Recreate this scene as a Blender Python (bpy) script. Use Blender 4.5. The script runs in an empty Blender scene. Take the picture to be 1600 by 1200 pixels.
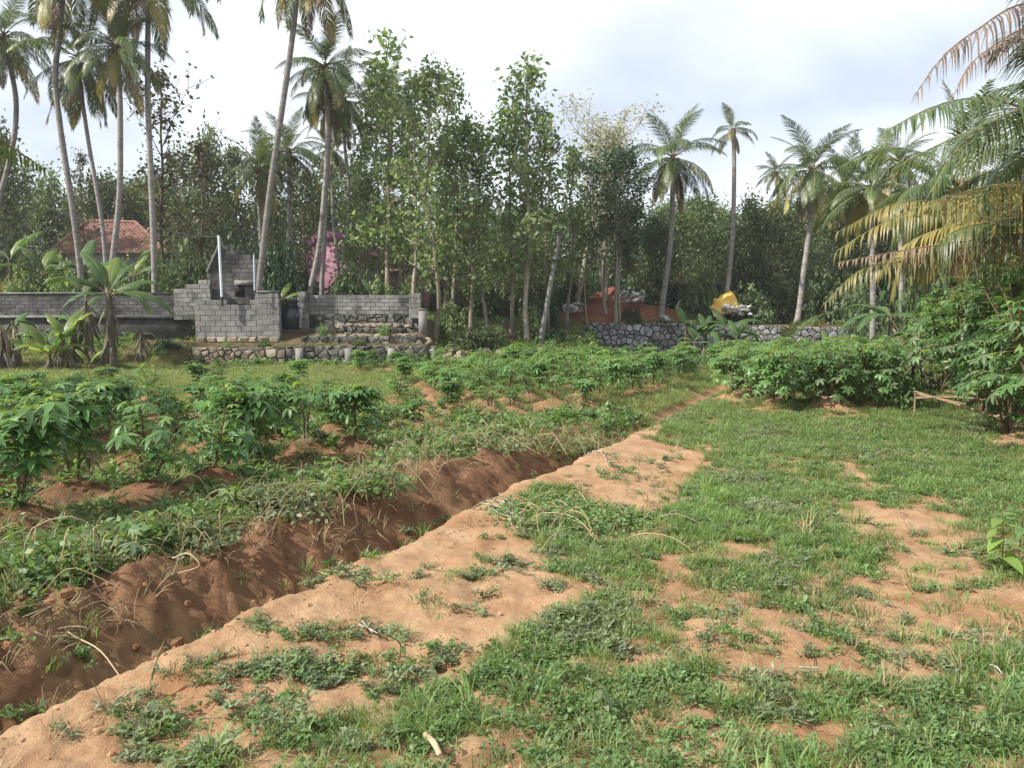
import bpy, math, random
import numpy as np
from mathutils import Vector, Matrix, Euler

random.seed(11)
rng = np.random.default_rng(11)
SC = bpy.context.scene
COL = SC.collection
R = math.radians

# ------------------------------------------------------------------ camera, sky, sun, exposure
FPX, CXP, CYP, HOR, CAMZ = 1200.0, 800.0, 600.0, 512.0, 1.6
PITCH = math.atan((CYP - HOR) / FPX)
cam_d = bpy.data.cameras.new('camera')
cam_d.sensor_width = 36.0
cam_d.lens = 36.0 * FPX / 1600.0
cam_d.clip_start = 0.05
cam_d.clip_end = 1500
cam = bpy.data.objects.new('camera', cam_d)
cam.location = (0, 0, CAMZ)
cam.rotation_euler = (math.pi / 2 - PITCH, 0, 0)
COL.objects.link(cam)
SC.camera = cam

SUN_AZ, SUN_EL = R(-112), R(41)          # azimuth from +Y (view direction), negative = to the left
sun_dir = Vector((math.sin(SUN_AZ) * math.cos(SUN_EL), math.cos(SUN_AZ) * math.cos(SUN_EL), math.sin(SUN_EL)))
sun_d = bpy.data.lights.new('sun', 'SUN')
sun_d.energy = 5.0
sun_d.angle = R(0.6)
sun_d.color = (1.0, 0.93, 0.82)
sun = bpy.data.objects.new('sun', sun_d)
sun.rotation_euler = sun_dir.to_track_quat('Z', 'Y').to_euler()
COL.objects.link(sun)

world = bpy.data.worlds.new('World')
SC.world = world
world.use_nodes = True
wn, wl = world.node_tree.nodes, world.node_tree.links
wn.clear()
w_out = wn.new('ShaderNodeOutputWorld')
w_bg = wn.new('ShaderNodeBackground')
w_bg.inputs['Strength'].default_value = 0.1
w_sky = wn.new('ShaderNodeTexSky')
w_sky.sky_type = 'NISHITA'
w_sky.sun_disc = False
w_sky.sun_elevation = SUN_EL
w_sky.sun_rotation = SUN_AZ % (2 * math.pi)
w_tc = wn.new('ShaderNodeTexCoord')
w_sep = wn.new('ShaderNodeSeparateXYZ')
wl.new(w_tc.outputs['Generated'], w_sep.inputs[0])
def wmath(op, a, b=None):
    n = wn.new('ShaderNodeMath'); n.operation = op
    for i, v in enumerate((a, b)):
        if v is None: continue
        if isinstance(v, (int, float)): n.inputs[i].default_value = v
        else: wl.new(v, n.inputs[i])
    return n.outputs[0]
zz = wmath('ADD', wmath('MAXIMUM', w_sep.outputs[2], 0.0), 0.28)
w_cmb = wn.new('ShaderNodeCombineXYZ')
wl.new(wmath('DIVIDE', w_sep.outputs[0], zz), w_cmb.inputs[0])
wl.new(wmath('DIVIDE', w_sep.outputs[1], zz), w_cmb.inputs[1])
w_noise = wn.new('ShaderNodeTexNoise')
w_noise.inputs['Scale'].default_value = 1.15
w_noise.inputs['Detail'].default_value = 7
w_noise.inputs['Roughness'].default_value = 0.5
w_map = wn.new('ShaderNodeMapping')
w_map.inputs['Location'].default_value = (3.1, 0.4, 0.0)
wl.new(w_cmb.outputs[0], w_map.inputs['Vector'])
wl.new(w_map.outputs[0], w_noise.inputs['Vector'])
w_ramp = wn.new('ShaderNodeValToRGB')       # cloud brightness (thin grey-blue to sunlit white)
w_ramp.color_ramp.elements[0].position = 0.36
w_ramp.color_ramp.elements[0].color = (4.5, 4.95, 5.7, 1)
w_ramp.color_ramp.elements[1].position = 0.55
w_ramp.color_ramp.elements[1].color = (7.0, 7.35, 7.6, 1)
wl.new(w_noise.outputs[0], w_ramp.inputs[0])
w_mix = wn.new('ShaderNodeMix'); w_mix.data_type = 'RGBA'
w_mix.inputs[0].default_value = 0.86
wl.new(w_sky.outputs[0], w_mix.inputs[6])
wl.new(w_ramp.outputs[0], w_mix.inputs[7])
wl.new(w_mix.outputs[2], w_bg.inputs['Color'])
wl.new(w_bg.outputs[0], w_out.inputs['Surface'])

SC.view_settings.view_transform = 'Standard'
SC.view_settings.look = 'None'
SC.view_settings.exposure = 0.84
SC.view_settings.gamma = 1.0
SC.view_settings.use_curve_mapping = False
SC.render.engine = 'CYCLES'
SC.cycles.max_bounces = 6
SC.cycles.diffuse_bounces = 3
SC.cycles.transmission_bounces = 4
SC.cycles.glossy_bounces = 2
SC.cycles.use_denoising = True

# ------------------------------------------------------------------ pixel <-> world (photograph pixels, 1600 x 1200)
cp, sp_ = math.cos(PITCH), math.sin(PITCH)
def ray(px, py):
    a, b = (px - CXP) / FPX, (CYP - py) / FPX
    return np.array([a, cp + b * sp_, -sp_ + b * cp])
def P(px, py, Y):
    r = ray(px, py); return np.array([0, 0, CAMZ]) + r * (Y / r[1])
def G(px, py, z=0.0):
    r = ray(px, py); return np.array([0, 0, CAMZ]) + r * ((z - CAMZ) / r[2])
def proj(x, y, z=0.0):
    z = z - CAMZ
    d = y * cp - z * sp_
    u = y * sp_ + z * cp
    d = np.maximum(d, 1e-3)
    return CXP + FPX * x / d, CYP - FPX * u / d

# ------------------------------------------------------------------ noise
def vnoise(x, y, seed=0):
    xi = np.floor(x).astype(np.int64); yi = np.floor(y).astype(np.int64)
    fx = x - xi; fy = y - yi
    fx = fx * fx * (3 - 2 * fx); fy = fy * fy * (3 - 2 * fy)
    def h(a, b):
        v = (a * 374761393 + b * 668265263 + seed * 974711 + 12345) & 0x7fffffff
        v = ((v ^ (v >> 13)) * 1274126177) & 0x7fffffff
        return ((v ^ (v >> 16)) & 0xffff) / 65535.0
    a = h(xi, yi); b = h(xi + 1, yi); c = h(xi, yi + 1); d = h(xi + 1, yi + 1)
    return (a * (1 - fx) + b * fx) * (1 - fy) + (c * (1 - fx) + d * fx) * fy
def fbm(x, y, seed=0, oct=4):
    s = 0; a = 0.5; t = 0
    for i in range(oct):
        s = s + a * vnoise(x, y, seed + i * 17); t += a
        x = x * 2.03 + 5.1; y = y * 2.03 + 1.7; a *= 0.5
    return s / t
def smooth(a, b, x):
    t = np.clip((x - a) / (b - a), 0, 1); return t * t * (3 - 2 * t)

# ------------------------------------------------------------------ object helpers
def tag(o, label=None, cat=None, group=None, kind=None):
    if label: o['label'] = label
    if cat: o['category'] = cat
    if group: o['group'] = group
    if kind: o['kind'] = kind
    return o
def link(name, data, parent=None, loc=None, rot=None, scale=None):
    o = bpy.data.objects.new(name, data)
    COL.objects.link(o)
    if parent is not None: o.parent = parent
    if loc is not None: o.location = loc
    if rot is not None: o.rotation_euler = rot
    if scale is not None: o.scale = scale if hasattr(scale, '__len__') else (scale,) * 3
    return o
def empty(name, loc, rz=0.0, label=None, cat=None, group=None, scale=1.0):
    o = link(name, None, None, loc, (0, 0, rz), scale)
    o.empty_display_size = 0.3
    return tag(o, label, cat, group)
def npmesh(name, V, Fa, mats, midx=None, smooth_=False):
    V = np.asarray(V, dtype=np.float32); Fa = np.asarray(Fa, dtype=np.int32)
    me = bpy.data.meshes.new(name)
    n, (m, k) = len(V), Fa.shape
    me.vertices.add(n); me.vertices.foreach_set('co', V.ravel())
    me.loops.add(m * k); me.loops.foreach_set('vertex_index', Fa.ravel())
    me.polygons.add(m)
    me.polygons.foreach_set('loop_start', np.arange(0, m * k, k, dtype=np.int32))
    for mt in (mats if isinstance(mats, (list, tuple)) else [mats]): me.materials.append(mt)
    if midx is not None: me.polygons.foreach_set('material_index', np.asarray(midx, dtype=np.int32))
    if smooth_: me.polygons.foreach_set('use_smooth', np.ones(m, dtype=bool))
    me.update(calc_edges=True)
    return me
class MB:
    """collects quads as arrays; build() makes one mesh"""
    def __init__(s): s.V = []; s.F = []; s.M = []; s.n = 0
    def add(s, V, Fa, m=0):
        V = np.asarray(V, float).reshape(-1, 3); Fa = np.asarray(Fa, int).reshape(-1, 4)
        s.V.append(V); s.F.append(Fa + s.n); s.M.append(np.full(len(Fa), m)); s.n += len(V); return s
    def tube(s, pts, rad, n=8, m=0, cap=True):
        pts = np.asarray(pts, float); k = len(pts)
        rad = np.broadcast_to(np.asarray(rad, float), (k,))
        t = np.gradient(pts, axis=0); t /= np.linalg.norm(t, axis=1)[:, None] + 1e-9
        ref = np.array([0, 0, 1.0]) if abs(t[:, 2]).mean() < 0.8 else np.array([0, 1.0, 0])
        u = np.cross(t, ref); u /= np.linalg.norm(u, axis=1)[:, None] + 1e-9
        v = np.cross(u, t)
        a = np.arange(n) * 2 * math.pi / n
        V = pts[:, None, :] + rad[:, None, None] * (np.cos(a)[None, :, None] * u[:, None, :] + np.sin(a)[None, :, None] * v[:, None, :])
        V = V.reshape(-1, 3)
        i = np.arange(k - 1)[:, None] * n; j = np.arange(n)[None, :]; j2 = (j + 1) % n
        Fa = np.stack([i + j, i + j2, i + n + j2, i + n + j], -1).reshape(-1, 4)
        s.add(V, Fa, m)
        if cap:
            for e, pt in ((0, pts[0]), (k - 1, pts[-1])):
                ring = V[e * n:(e + 1) * n]
                VV = np.vstack([ring, pt[None]])
                q = [[(2 * b) % n, (2 * b + 1) % n, (2 * b + 2) % n, n] for b in range(n // 2)]
                s.add(VV, q, m)
        return s
    def box(s, c, size, rz=0.0, m=0, bev=0.0, jit=0.0, rg=None):
        hx, hy, hz = [d / 2 for d in size]
        V = np.array([[x, y, z] for z in (-hz, hz) for x, y in ((-hx, -hy), (hx, -hy), (hx, hy), (-hx, hy))])
        if jit: V = V + (rg or rng).normal(0, jit, V.shape)
        ca, sa = math.cos(rz), math.sin(rz)
        V = np.stack([V[:, 0] * ca - V[:, 1] * sa, V[:, 0] * sa + V[:, 1] * ca, V[:, 2]], 1) + np.asarray(c)
        Fa = [[0, 3, 2, 1], [4, 5, 6, 7], [0, 1, 5, 4], [1, 2, 6, 5], [2, 3, 7, 6], [3, 0, 4, 7]]
        return s.add(V, Fa, m)
    def mesh(s, name, mats, smooth_=False):
        return npmesh(name, np.vstack(s.V), np.vstack(s.F), mats, np.concatenate(s.M), smooth_)
    def build(s, name, mats, parent=None, loc=None, smooth_=False):
        return link(name, s.mesh(name, mats, smooth_), parent, loc)

# ------------------------------------------------------------------ materials
def new_mat(name):
    m = bpy.data.materials.new(name); m.use_nodes = True
    nt = m.node_tree; nt.nodes.clear()
    out = nt.nodes.new('ShaderNodeOutputMaterial')
    return m, nt, nt.nodes, nt.links, out
def ramp(ns, stops):
    r = ns.new('ShaderNodeValToRGB'); e = r.color_ramp.elements
    while len(e) < len(stops): e.new(0.5)
    for i, (p, c) in enumerate(stops):
        e[i].position = p; e[i].color = (*c, 1)
    return r
def leaf_mat(name, cols, trans=0.35, rough=0.5, tcol=None, spec=0.35, obj_var=0.25):
    """leaf: colour varies from leaf to leaf and plant to plant; light shines through it"""
    m, nt, ns, ls, out = new_mat(name)
    g = ns.new('ShaderNodeNewGeometry'); oi = ns.new('ShaderNodeObjectInfo')
    n = len(cols)
    r = ramp(ns, [(i / max(1, n - 1), c) for i, c in enumerate(cols)])
    ls.new(g.outputs['Random Per Island'], r.inputs[0])
    hs = ns.new('ShaderNodeHueSaturation')
    mr = ns.new('ShaderNodeMapRange')
    mr.inputs[3].default_value = 1 - obj_var; mr.inputs[4].default_value = 1 + obj_var
    ls.new(oi.outputs['Random'], mr.inputs[0])
    ls.new(mr.outputs[0], hs.inputs['Value'])
    ls.new(r.outputs[0], hs.inputs['Color'])
    p = ns.new('ShaderNodeBsdfPrincipled')
    p.inputs['Roughness'].default_value = rough
    p.inputs['Specular IOR Level'].default_value = spec
    ls.new(hs.outputs[0], p.inputs['Base Color'])
    if trans > 0:
        t = ns.new('ShaderNodeBsdfTranslucent')
        tm = ns.new('ShaderNodeMix'); tm.data_type = 'RGBA'; tm.blend_type = 'MULTIPLY'
        tm.inputs[0].default_value = 1.0
        ls.new(hs.outputs[0], tm.inputs[6]); tm.inputs[7].default_value = (*(tcol or (1.6, 1.5, 0.6)), 1)
        ls.new(tm.outputs[2], t.inputs['Color'])
        mx = ns.new('ShaderNodeMixShader'); mx.inputs[0].default_value = trans
        ls.new(p.outputs[0], mx.inputs[1]); ls.new(t.outputs[0], mx.inputs[2])
        ls.new(mx.outputs[0], out.inputs[0])
    else:
        ls.new(p.outputs[0], out.inputs[0])
    return m
def rough_mat(name, cols, scale=6.0, detail=6, rough=0.9, bump=0.4, bump_scale=None, obj_var=0.2, stain=None, stain_scale=1.2,
              stain_lo=0.45, stain_hi=0.62, stretch=None, world_coords=True, spec=0.2, bdist=0.02):
    """mineral / bark surfaces: layered noise colour, weathering stains, relief"""
    m, nt, ns, ls, out = new_mat(name)
    if world_coords:
        src = ns.new('ShaderNodeNewGeometry').outputs['Position']
    else:
        src = ns.new('ShaderNodeTexCoord').outputs['Object']
    if stretch:
        mp = ns.new('ShaderNodeMapping'); mp.inputs['Scale'].default_value = stretch
        ls.new(src, mp.inputs[0]); src = mp.outputs[0]
    nz = ns.new('ShaderNodeTexNoise'); nz.inputs['Scale'].default_value = scale; nz.inputs['Detail'].default_value = detail
    nz.inputs['Roughness'].default_value = 0.62
    ls.new(src, nz.inputs['Vector'])
    n = len(cols)
    r = ramp(ns, [(0.3 + 0.4 * i / max(1, n - 1), c) for i, c in enumerate(cols)])
    ls.new(nz.outputs[0], r.inputs[0])
    col = r.outputs[0]
    oi = ns.new('ShaderNodeObjectInfo')
    hs = ns.new('ShaderNodeHueSaturation'); mr = ns.new('ShaderNodeMapRange')
    mr.inputs[3].default_value = 1 - obj_var; mr.inputs[4].default_value = 1 + obj_var
    ls.new(oi.outputs['Random'], mr.inputs[0]); ls.new(mr.outputs[0], hs.inputs['Value']); ls.new(col, hs.inputs['Color'])
    col = hs.outputs[0]
    if stain:
        n2 = ns.new('ShaderNodeTexNoise'); n2.inputs['Scale'].default_value = stain_scale; n2.inputs['Detail'].default_value = 5
        n2.inputs['Roughness'].default_value = 0.65
        ls.new(src, n2.inputs['Vector'])
        mr2 = ns.new('ShaderNodeMapRange'); mr2.inputs[1].default_value = stain_lo; mr2.inputs[2].default_value = stain_hi
        ls.new(n2.outputs[0], mr2.inputs[0])
        mx = ns.new('ShaderNodeMix'); mx.data_type = 'RGBA'
        ls.new(mr2.outputs[0], mx.inputs[0]); ls.new(col, mx.inputs[6]); mx.inputs[7].default_value = (*stain, 1)
        col = mx.outputs[2]
    p = ns.new('ShaderNodeBsdfPrincipled'); p.inputs['Roughness'].default_value = rough
    p.inputs['Specular IOR Level'].default_value = spec
    ls.new(col, p.inputs['Base Color'])
    if bump:
        nb = ns.new('ShaderNodeTexNoise'); nb.inputs['Scale'].default_value = bump_scale or scale * 3; nb.inputs['Detail'].default_value = 6
        ls.new(src, nb.inputs['Vector'])
        b = ns.new('ShaderNodeBump'); b.inputs['Strength'].default_value = bump; b.inputs['Distance'].default_value = bdist
        ls.new(nb.outputs[0], b.inputs['Height']); ls.new(b.outputs[0], p.inputs['Normal'])
    ls.new(p.outputs[0], out.inputs[0])
    return m

M = {}
M['palm_leaf'] = leaf_mat('palm_leaf', [(0.045, 0.085, 0.028), (0.075, 0.12, 0.035), (0.10, 0.125, 0.045)], 0.28, 0.42, spec=0.5)
M['palm_leaf_yellow'] = leaf_mat('palm_leaf_yellow', [(0.13, 0.15, 0.04), (0.22, 0.20, 0.055), (0.30, 0.23, 0.07)], 0.28, 0.45, spec=0.45)
M['palm_leaf_dry'] = leaf_mat('palm_leaf_dry', [(0.085, 0.062, 0.042), (0.14, 0.10, 0.066), (0.20, 0.145, 0.09)], 0.1, 0.7, (1.2, 1.0, 0.7))
M['palm_leaf_bronze'] = leaf_mat('palm_leaf_bronze', [(0.05, 0.038, 0.036), (0.085, 0.06, 0.05), (0.16, 0.115, 0.07)], 0.1, 0.6, (1.2, 1.0, 0.7))
M['rachis'] = rough_mat('rachis', [(0.16, 0.16, 0.06), (0.25, 0.21, 0.08)], 8, rough=0.5, bump=0)
M['rachis_dry'] = rough_mat('rachis_dry', [(0.17, 0.11, 0.07), (0.26, 0.18, 0.10)], 8, rough=0.7, bump=0)
M['palm_bark'] = rough_mat('palm_bark', [(0.12, 0.112, 0.105), (0.225, 0.21, 0.20), (0.30, 0.283, 0.272)], 3.0, stretch=(1, 1, 5.0), bump=0.6, bump_scale=5, bdist=0.04,
                           stain=(0.09, 0.085, 0.07), stain_scale=0.6, stain_lo=0.52, stain_hi=0.75, obj_var=0.22)
M['palm_fibre'] = rough_mat('palm_fibre', [(0.06, 0.04, 0.025), (0.13, 0.085, 0.05)], 9, bump=0.6)
M['coconut'] = rough_mat('coconut', [(0.10, 0.11, 0.03), (0.17, 0.12, 0.04)], 5, bump=0, rough=0.5)
M['bark'] = rough_mat('bark', [(0.09, 0.075, 0.055), (0.20, 0.165, 0.125), (0.27, 0.235, 0.19)], 5, stretch=(1, 1, 0.25), bump=0.5, obj_var=0.3)
M['bark_dark'] = rough_mat('bark_dark', [(0.045, 0.036, 0.028), (0.10, 0.08, 0.06)], 5, stretch=(1, 1, 0.3), bump=0.5)
M['bark_pale'] = rough_mat('bark_pale', [(0.16, 0.14, 0.11), (0.28, 0.25, 0.20)], 5, stretch=(1, 1, 0.3), bump=0.4)
M['teak'] = leaf_mat('teak', [(0.09, 0.145, 0.055), (0.135, 0.205, 0.076), (0.185, 0.25, 0.10), (0.285, 0.33, 0.165)], 0.42, tcol=(1.35, 1.4, 0.75))
M['teak_dull'] = leaf_mat('teak_dull', [(0.065, 0.095, 0.046), (0.10, 0.135, 0.064), (0.145, 0.17, 0.09)], 0.4, tcol=(1.35, 1.4, 0.75))
M['dense'] = leaf_mat('dense', [(0.045, 0.072, 0.033), (0.072, 0.108, 0.047), (0.105, 0.14, 0.068)], 0.33, tcol=(1.35, 1.4, 0.75), obj_var=0.42)
M['dense_mid'] = leaf_mat('dense_mid', [(0.058, 0.088, 0.036), (0.09, 0.128, 0.05), (0.135, 0.17, 0.082)], 0.38, tcol=(1.35, 1.4, 0.75), obj_var=0.4)
M['dark'] = leaf_mat('dark', [(0.015, 0.04, 0.018), (0.026, 0.062, 0.025), (0.04, 0.08, 0.035)], 0.25, spec=0.5)
M['sparse'] = leaf_mat('sparse', [(0.06, 0.06, 0.03), (0.10, 0.085, 0.045)], 0.25)
M['pale'] = leaf_mat('pale', [(0.28, 0.28, 0.20), (0.36, 0.35, 0.26), (0.26, 0.28, 0.16)], 0.35, tcol=(1.2, 1.2, 0.9))
M['cassava'] = leaf_mat('cassava', [(0.062, 0.14, 0.042), (0.095, 0.195, 0.06), (0.135, 0.24, 0.082)], 0.38, 0.42, spec=0.5, obj_var=0.3)
M['cassava_young'] = leaf_mat('cassava_young', [(0.11, 0.20, 0.045), (0.16, 0.25, 0.06), (0.19, 0.26, 0.07)], 0.4, 0.45, obj_var=0.2)  # young leaves; also colours the lit tops of grown plants
M['cassava_pale'] = leaf_mat('cassava_pale', [(0.10, 0.16, 0.08), (0.15, 0.21, 0.11), (0.19, 0.25, 0.11)], 0.33, 0.45, obj_var=0.2)
M['petiole'] = rough_mat('petiole', [(0.10, 0.12, 0.04), (0.16, 0.10, 0.05)], 6, bump=0, rough=0.5)
M['cassava_stem'] = rough_mat('cassava_stem', [(0.09, 0.07, 0.04), (0.17, 0.13, 0.08)], 12, bump=0.3)
M['banana_leaf'] = leaf_mat('banana_leaf', [(0.05, 0.105, 0.038), (0.075, 0.14, 0.045)], 0.4, 0.55, spec=0.3, obj_var=0.35)
M['banana_leaf_bright'] = leaf_mat('banana_leaf_bright', [(0.12, 0.20, 0.045), (0.17, 0.25, 0.05)], 0.5, 0.4, spec=0.4)
M['banana_dead'] = leaf_mat('banana_dead', [(0.09, 0.075, 0.058), (0.15, 0.125, 0.10), (0.21, 0.18, 0.145)], 0.1, 0.8, (1.1, 1, 0.8))
M['banana_stem'] = rough_mat('banana_stem', [(0.035, 0.03, 0.024), (0.085, 0.07, 0.052), (0.11, 0.105, 0.06)], 7, stretch=(1, 1, 0.3), bump=0.4)
M['grass'] = leaf_mat('grass', [(0.088, 0.178, 0.048), (0.128, 0.24, 0.066), (0.165, 0.27, 0.084), (0.215, 0.285, 0.105)], 0.4, 0.5, obj_var=0.25)
M['grass_light'] = leaf_mat('grass_light', [(0.145, 0.19, 0.075), (0.185, 0.225, 0.095), (0.23, 0.25, 0.115)], 0.4, 0.5, obj_var=0.25)
M['weed'] = leaf_mat('weed', [(0.085, 0.16, 0.055), (0.125, 0.21, 0.078), (0.175, 0.245, 0.105)], 0.38, 0.5, obj_var=0.25)
M['weed_pale'] = leaf_mat('weed_pale', [(0.13, 0.17, 0.09), (0.18, 0.22, 0.125)], 0.3, 0.5)
M['straw'] = leaf_mat('straw', [(0.24, 0.19, 0.10), (0.34, 0.28, 0.16), (0.20, 0.15, 0.08)], 0.1, 0.7, (1.1, 1, 0.8))
M['block'] = rough_mat('concrete_block', [(0.13, 0.127, 0.12), (0.205, 0.20, 0.19), (0.27, 0.262, 0.25)], 5, bump=0.4, bump_scale=30,
                       stain=(0.045, 0.043, 0.04), stain_scale=0.9, stain_lo=0.48, stain_hi=0.66, obj_var=0.22)
M['block_pale'] = rough_mat('plastered_block', [(0.125, 0.123, 0.118), (0.195, 0.192, 0.185), (0.25, 0.247, 0.24)], 2.5, bump=0.4, bump_scale=25,
                        stain=(0.075, 0.072, 0.066), stain_scale=1.0, stain_lo=0.5, stain_hi=0.72, obj_var=0.1)
M['block_dark'] = rough_mat('weathered_block', [(0.075, 0.075, 0.074), (0.13, 0.128, 0.125), (0.18, 0.177, 0.172)], 4, bump=0.4, bump_scale=30,
                            stain=(0.032, 0.031, 0.03), stain_scale=0.8, stain_lo=0.38, stain_hi=0.62, obj_var=0.28)
M['mortar'] = rough_mat('mortar', [(0.10, 0.095, 0.09), (0.17, 0.165, 0.155)], 8, bump=0.4, stain=(0.04, 0.04, 0.036), stain_scale=1.0, obj_var=0.05)
M['plaster'] = rough_mat('plaster', [(0.11, 0.11, 0.105), (0.18, 0.178, 0.172), (0.235, 0.232, 0.225)], 2.5, bump=0.3, bump_scale=25,
                         stain=(0.06, 0.058, 0.052), stain_scale=1.1, stain_lo=0.52, stain_hi=0.72, obj_var=0.05)
M['plinth'] = rough_mat('plinth', [(0.024, 0.024, 0.022), (0.05, 0.048, 0.044), (0.095, 0.09, 0.08)], 2.5, bump=0.4, bump_scale=20, obj_var=0.05)
M['coping'] = rough_mat('coping', [(0.15, 0.15, 0.143), (0.24, 0.235, 0.225)], 4, bump=0.3, stain=(0.06, 0.08, 0.075), obj_var=0.05)
M['rubble_tan'] = rough_mat('rubble_tan', [(0.14, 0.115, 0.085), (0.24, 0.20, 0.15), (0.33, 0.28, 0.22)], 4, bump=0.5, bump_scale=14, obj_var=0.35,
                            stain=(0.06, 0.055, 0.045), stain_scale=0.9, stain_lo=0.52, stain_hi=0.7)
M['rubble_dark'] = rough_mat('rubble_dark', [(0.05, 0.048, 0.043), (0.12, 0.115, 0.10), (0.22, 0.21, 0.19)], 3, bump=0.5, bump_scale=14, obj_var=0.5,
                             stain=(0.03, 0.03, 0.027), stain_scale=1.2, stain_lo=0.46, stain_hi=0.62)
M['rubble_grey'] = rough_mat('rubble_grey', [(0.17, 0.175, 0.18), (0.235, 0.235, 0.235), (0.34, 0.34, 0.335)], 3, bump=0.7, bump_scale=14, obj_var=0.5,
                             stain=(0.11, 0.105, 0.10), stain_scale=0.7, stain_lo=0.50, stain_hi=0.72)
M['joint_dark'] = rough_mat('joint_dark', [(0.035, 0.034, 0.032), (0.07, 0.068, 0.063)], 6, bump=0.3)
M['red_soil'] = rough_mat('red_soil', [(0.085, 0.032, 0.02), (0.145, 0.054, 0.033), (0.19, 0.08, 0.052)], 1.6, bump=1.0, bump_scale=7, bdist=0.08, obj_var=0.12)
M['rock_white'] = rough_mat('rock_white', [(0.24, 0.235, 0.22), (0.40, 0.39, 0.37)], 4, bump=0.4, obj_var=0.4)
M['clod'] = rough_mat('clod', [(0.13, 0.068, 0.035), (0.22, 0.115, 0.06)], 10, bump=0.5, obj_var=0.25)
M['clod_sand'] = rough_mat('clod_sand', [(0.25, 0.145, 0.08), (0.36, 0.215, 0.12)], 10, bump=0.5, obj_var=0.2)
M['tile'] = rough_mat('roof_tile', [(0.13, 0.062, 0.05), (0.21, 0.105, 0.085), (0.29, 0.17, 0.14)], 3, bump=0.2, stain=(0.10, 0.07, 0.055), stain_scale=0.8, stain_lo=0.5, stain_hi=0.7)
M['house_wall'] = rough_mat('house_wall', [(0.42, 0.40, 0.36), (0.52, 0.50, 0.45)], 1.5, bump=0, stain=(0.25, 0.24, 0.2), stain_scale=0.7)
M['pink'] = rough_mat('pink_paint', [(0.27, 0.13, 0.185), (0.33, 0.17, 0.225)], 1.2, bump=0, rough=0.7)
M['pink_roof'] = rough_mat('pink_roof', [(0.30, 0.10, 0.15), (0.42, 0.17, 0.23)], 1.2, bump=0.1, rough=0.7)
M['grey_roof'] = rough_mat('grey_roof', [(0.14, 0.14, 0.14), (0.24, 0.24, 0.24)], 1.2, bump=0.1)
M['opening'] = rough_mat('opening', [(0.015, 0.015, 0.017), (0.03, 0.03, 0.032)], 1.2, bump=0, rough=0.3)
M['gate'] = rough_mat('gate_metal', [(0.010, 0.014, 0.024), (0.018, 0.024, 0.036)], 3, bump=0.05, rough=0.45, spec=0.5)
M['gate_tip'] = rough_mat('gate_tip', [(0.20, 0.20, 0.20), (0.3, 0.3, 0.3)], 3, bump=0, rough=0.4)
M['pipe'] = rough_mat('pipe_paint', [(0.44, 0.50, 0.56), (0.52, 0.58, 0.64)], 3, bump=0, rough=0.4)
M['iron'] = rough_mat('iron', [(0.03, 0.03, 0.03), (0.06, 0.055, 0.05)], 6, bump=0.1, rough=0.6)
M['concrete'] = rough_mat('concrete', [(0.13, 0.126, 0.118), (0.22, 0.215, 0.20)], 4, bump=0.3, stain=(0.13, 0.125, 0.11), stain_scale=1.0, stain_lo=0.5, stain_hi=0.75)
M['tarp'] = rough_mat('tarp', [(0.60, 0.36, 0.075), (0.72, 0.46, 0.12)], 2.0, bump=0.1, rough=0.5)
M['tarp_grey'] = rough_mat('tarp_grey', [(0.32, 0.34, 0.36), (0.44, 0.46, 0.48)], 2.0, bump=0.1, rough=0.5)
M['dry_wood'] = rough_mat('dry_wood', [(0.22, 0.16, 0.10), (0.36, 0.27, 0.18)], 10, bump=0.3)
M['pole_wood'] = rough_mat('pole_wood', [(0.11, 0.08, 0.05), (0.22, 0.16, 0.10)], 8, bump=0.3)
M['rib_pale'] = rough_mat('rib_pale', [(0.24, 0.225, 0.20), (0.36, 0.345, 0.315)], 10, bump=0.2)

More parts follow.
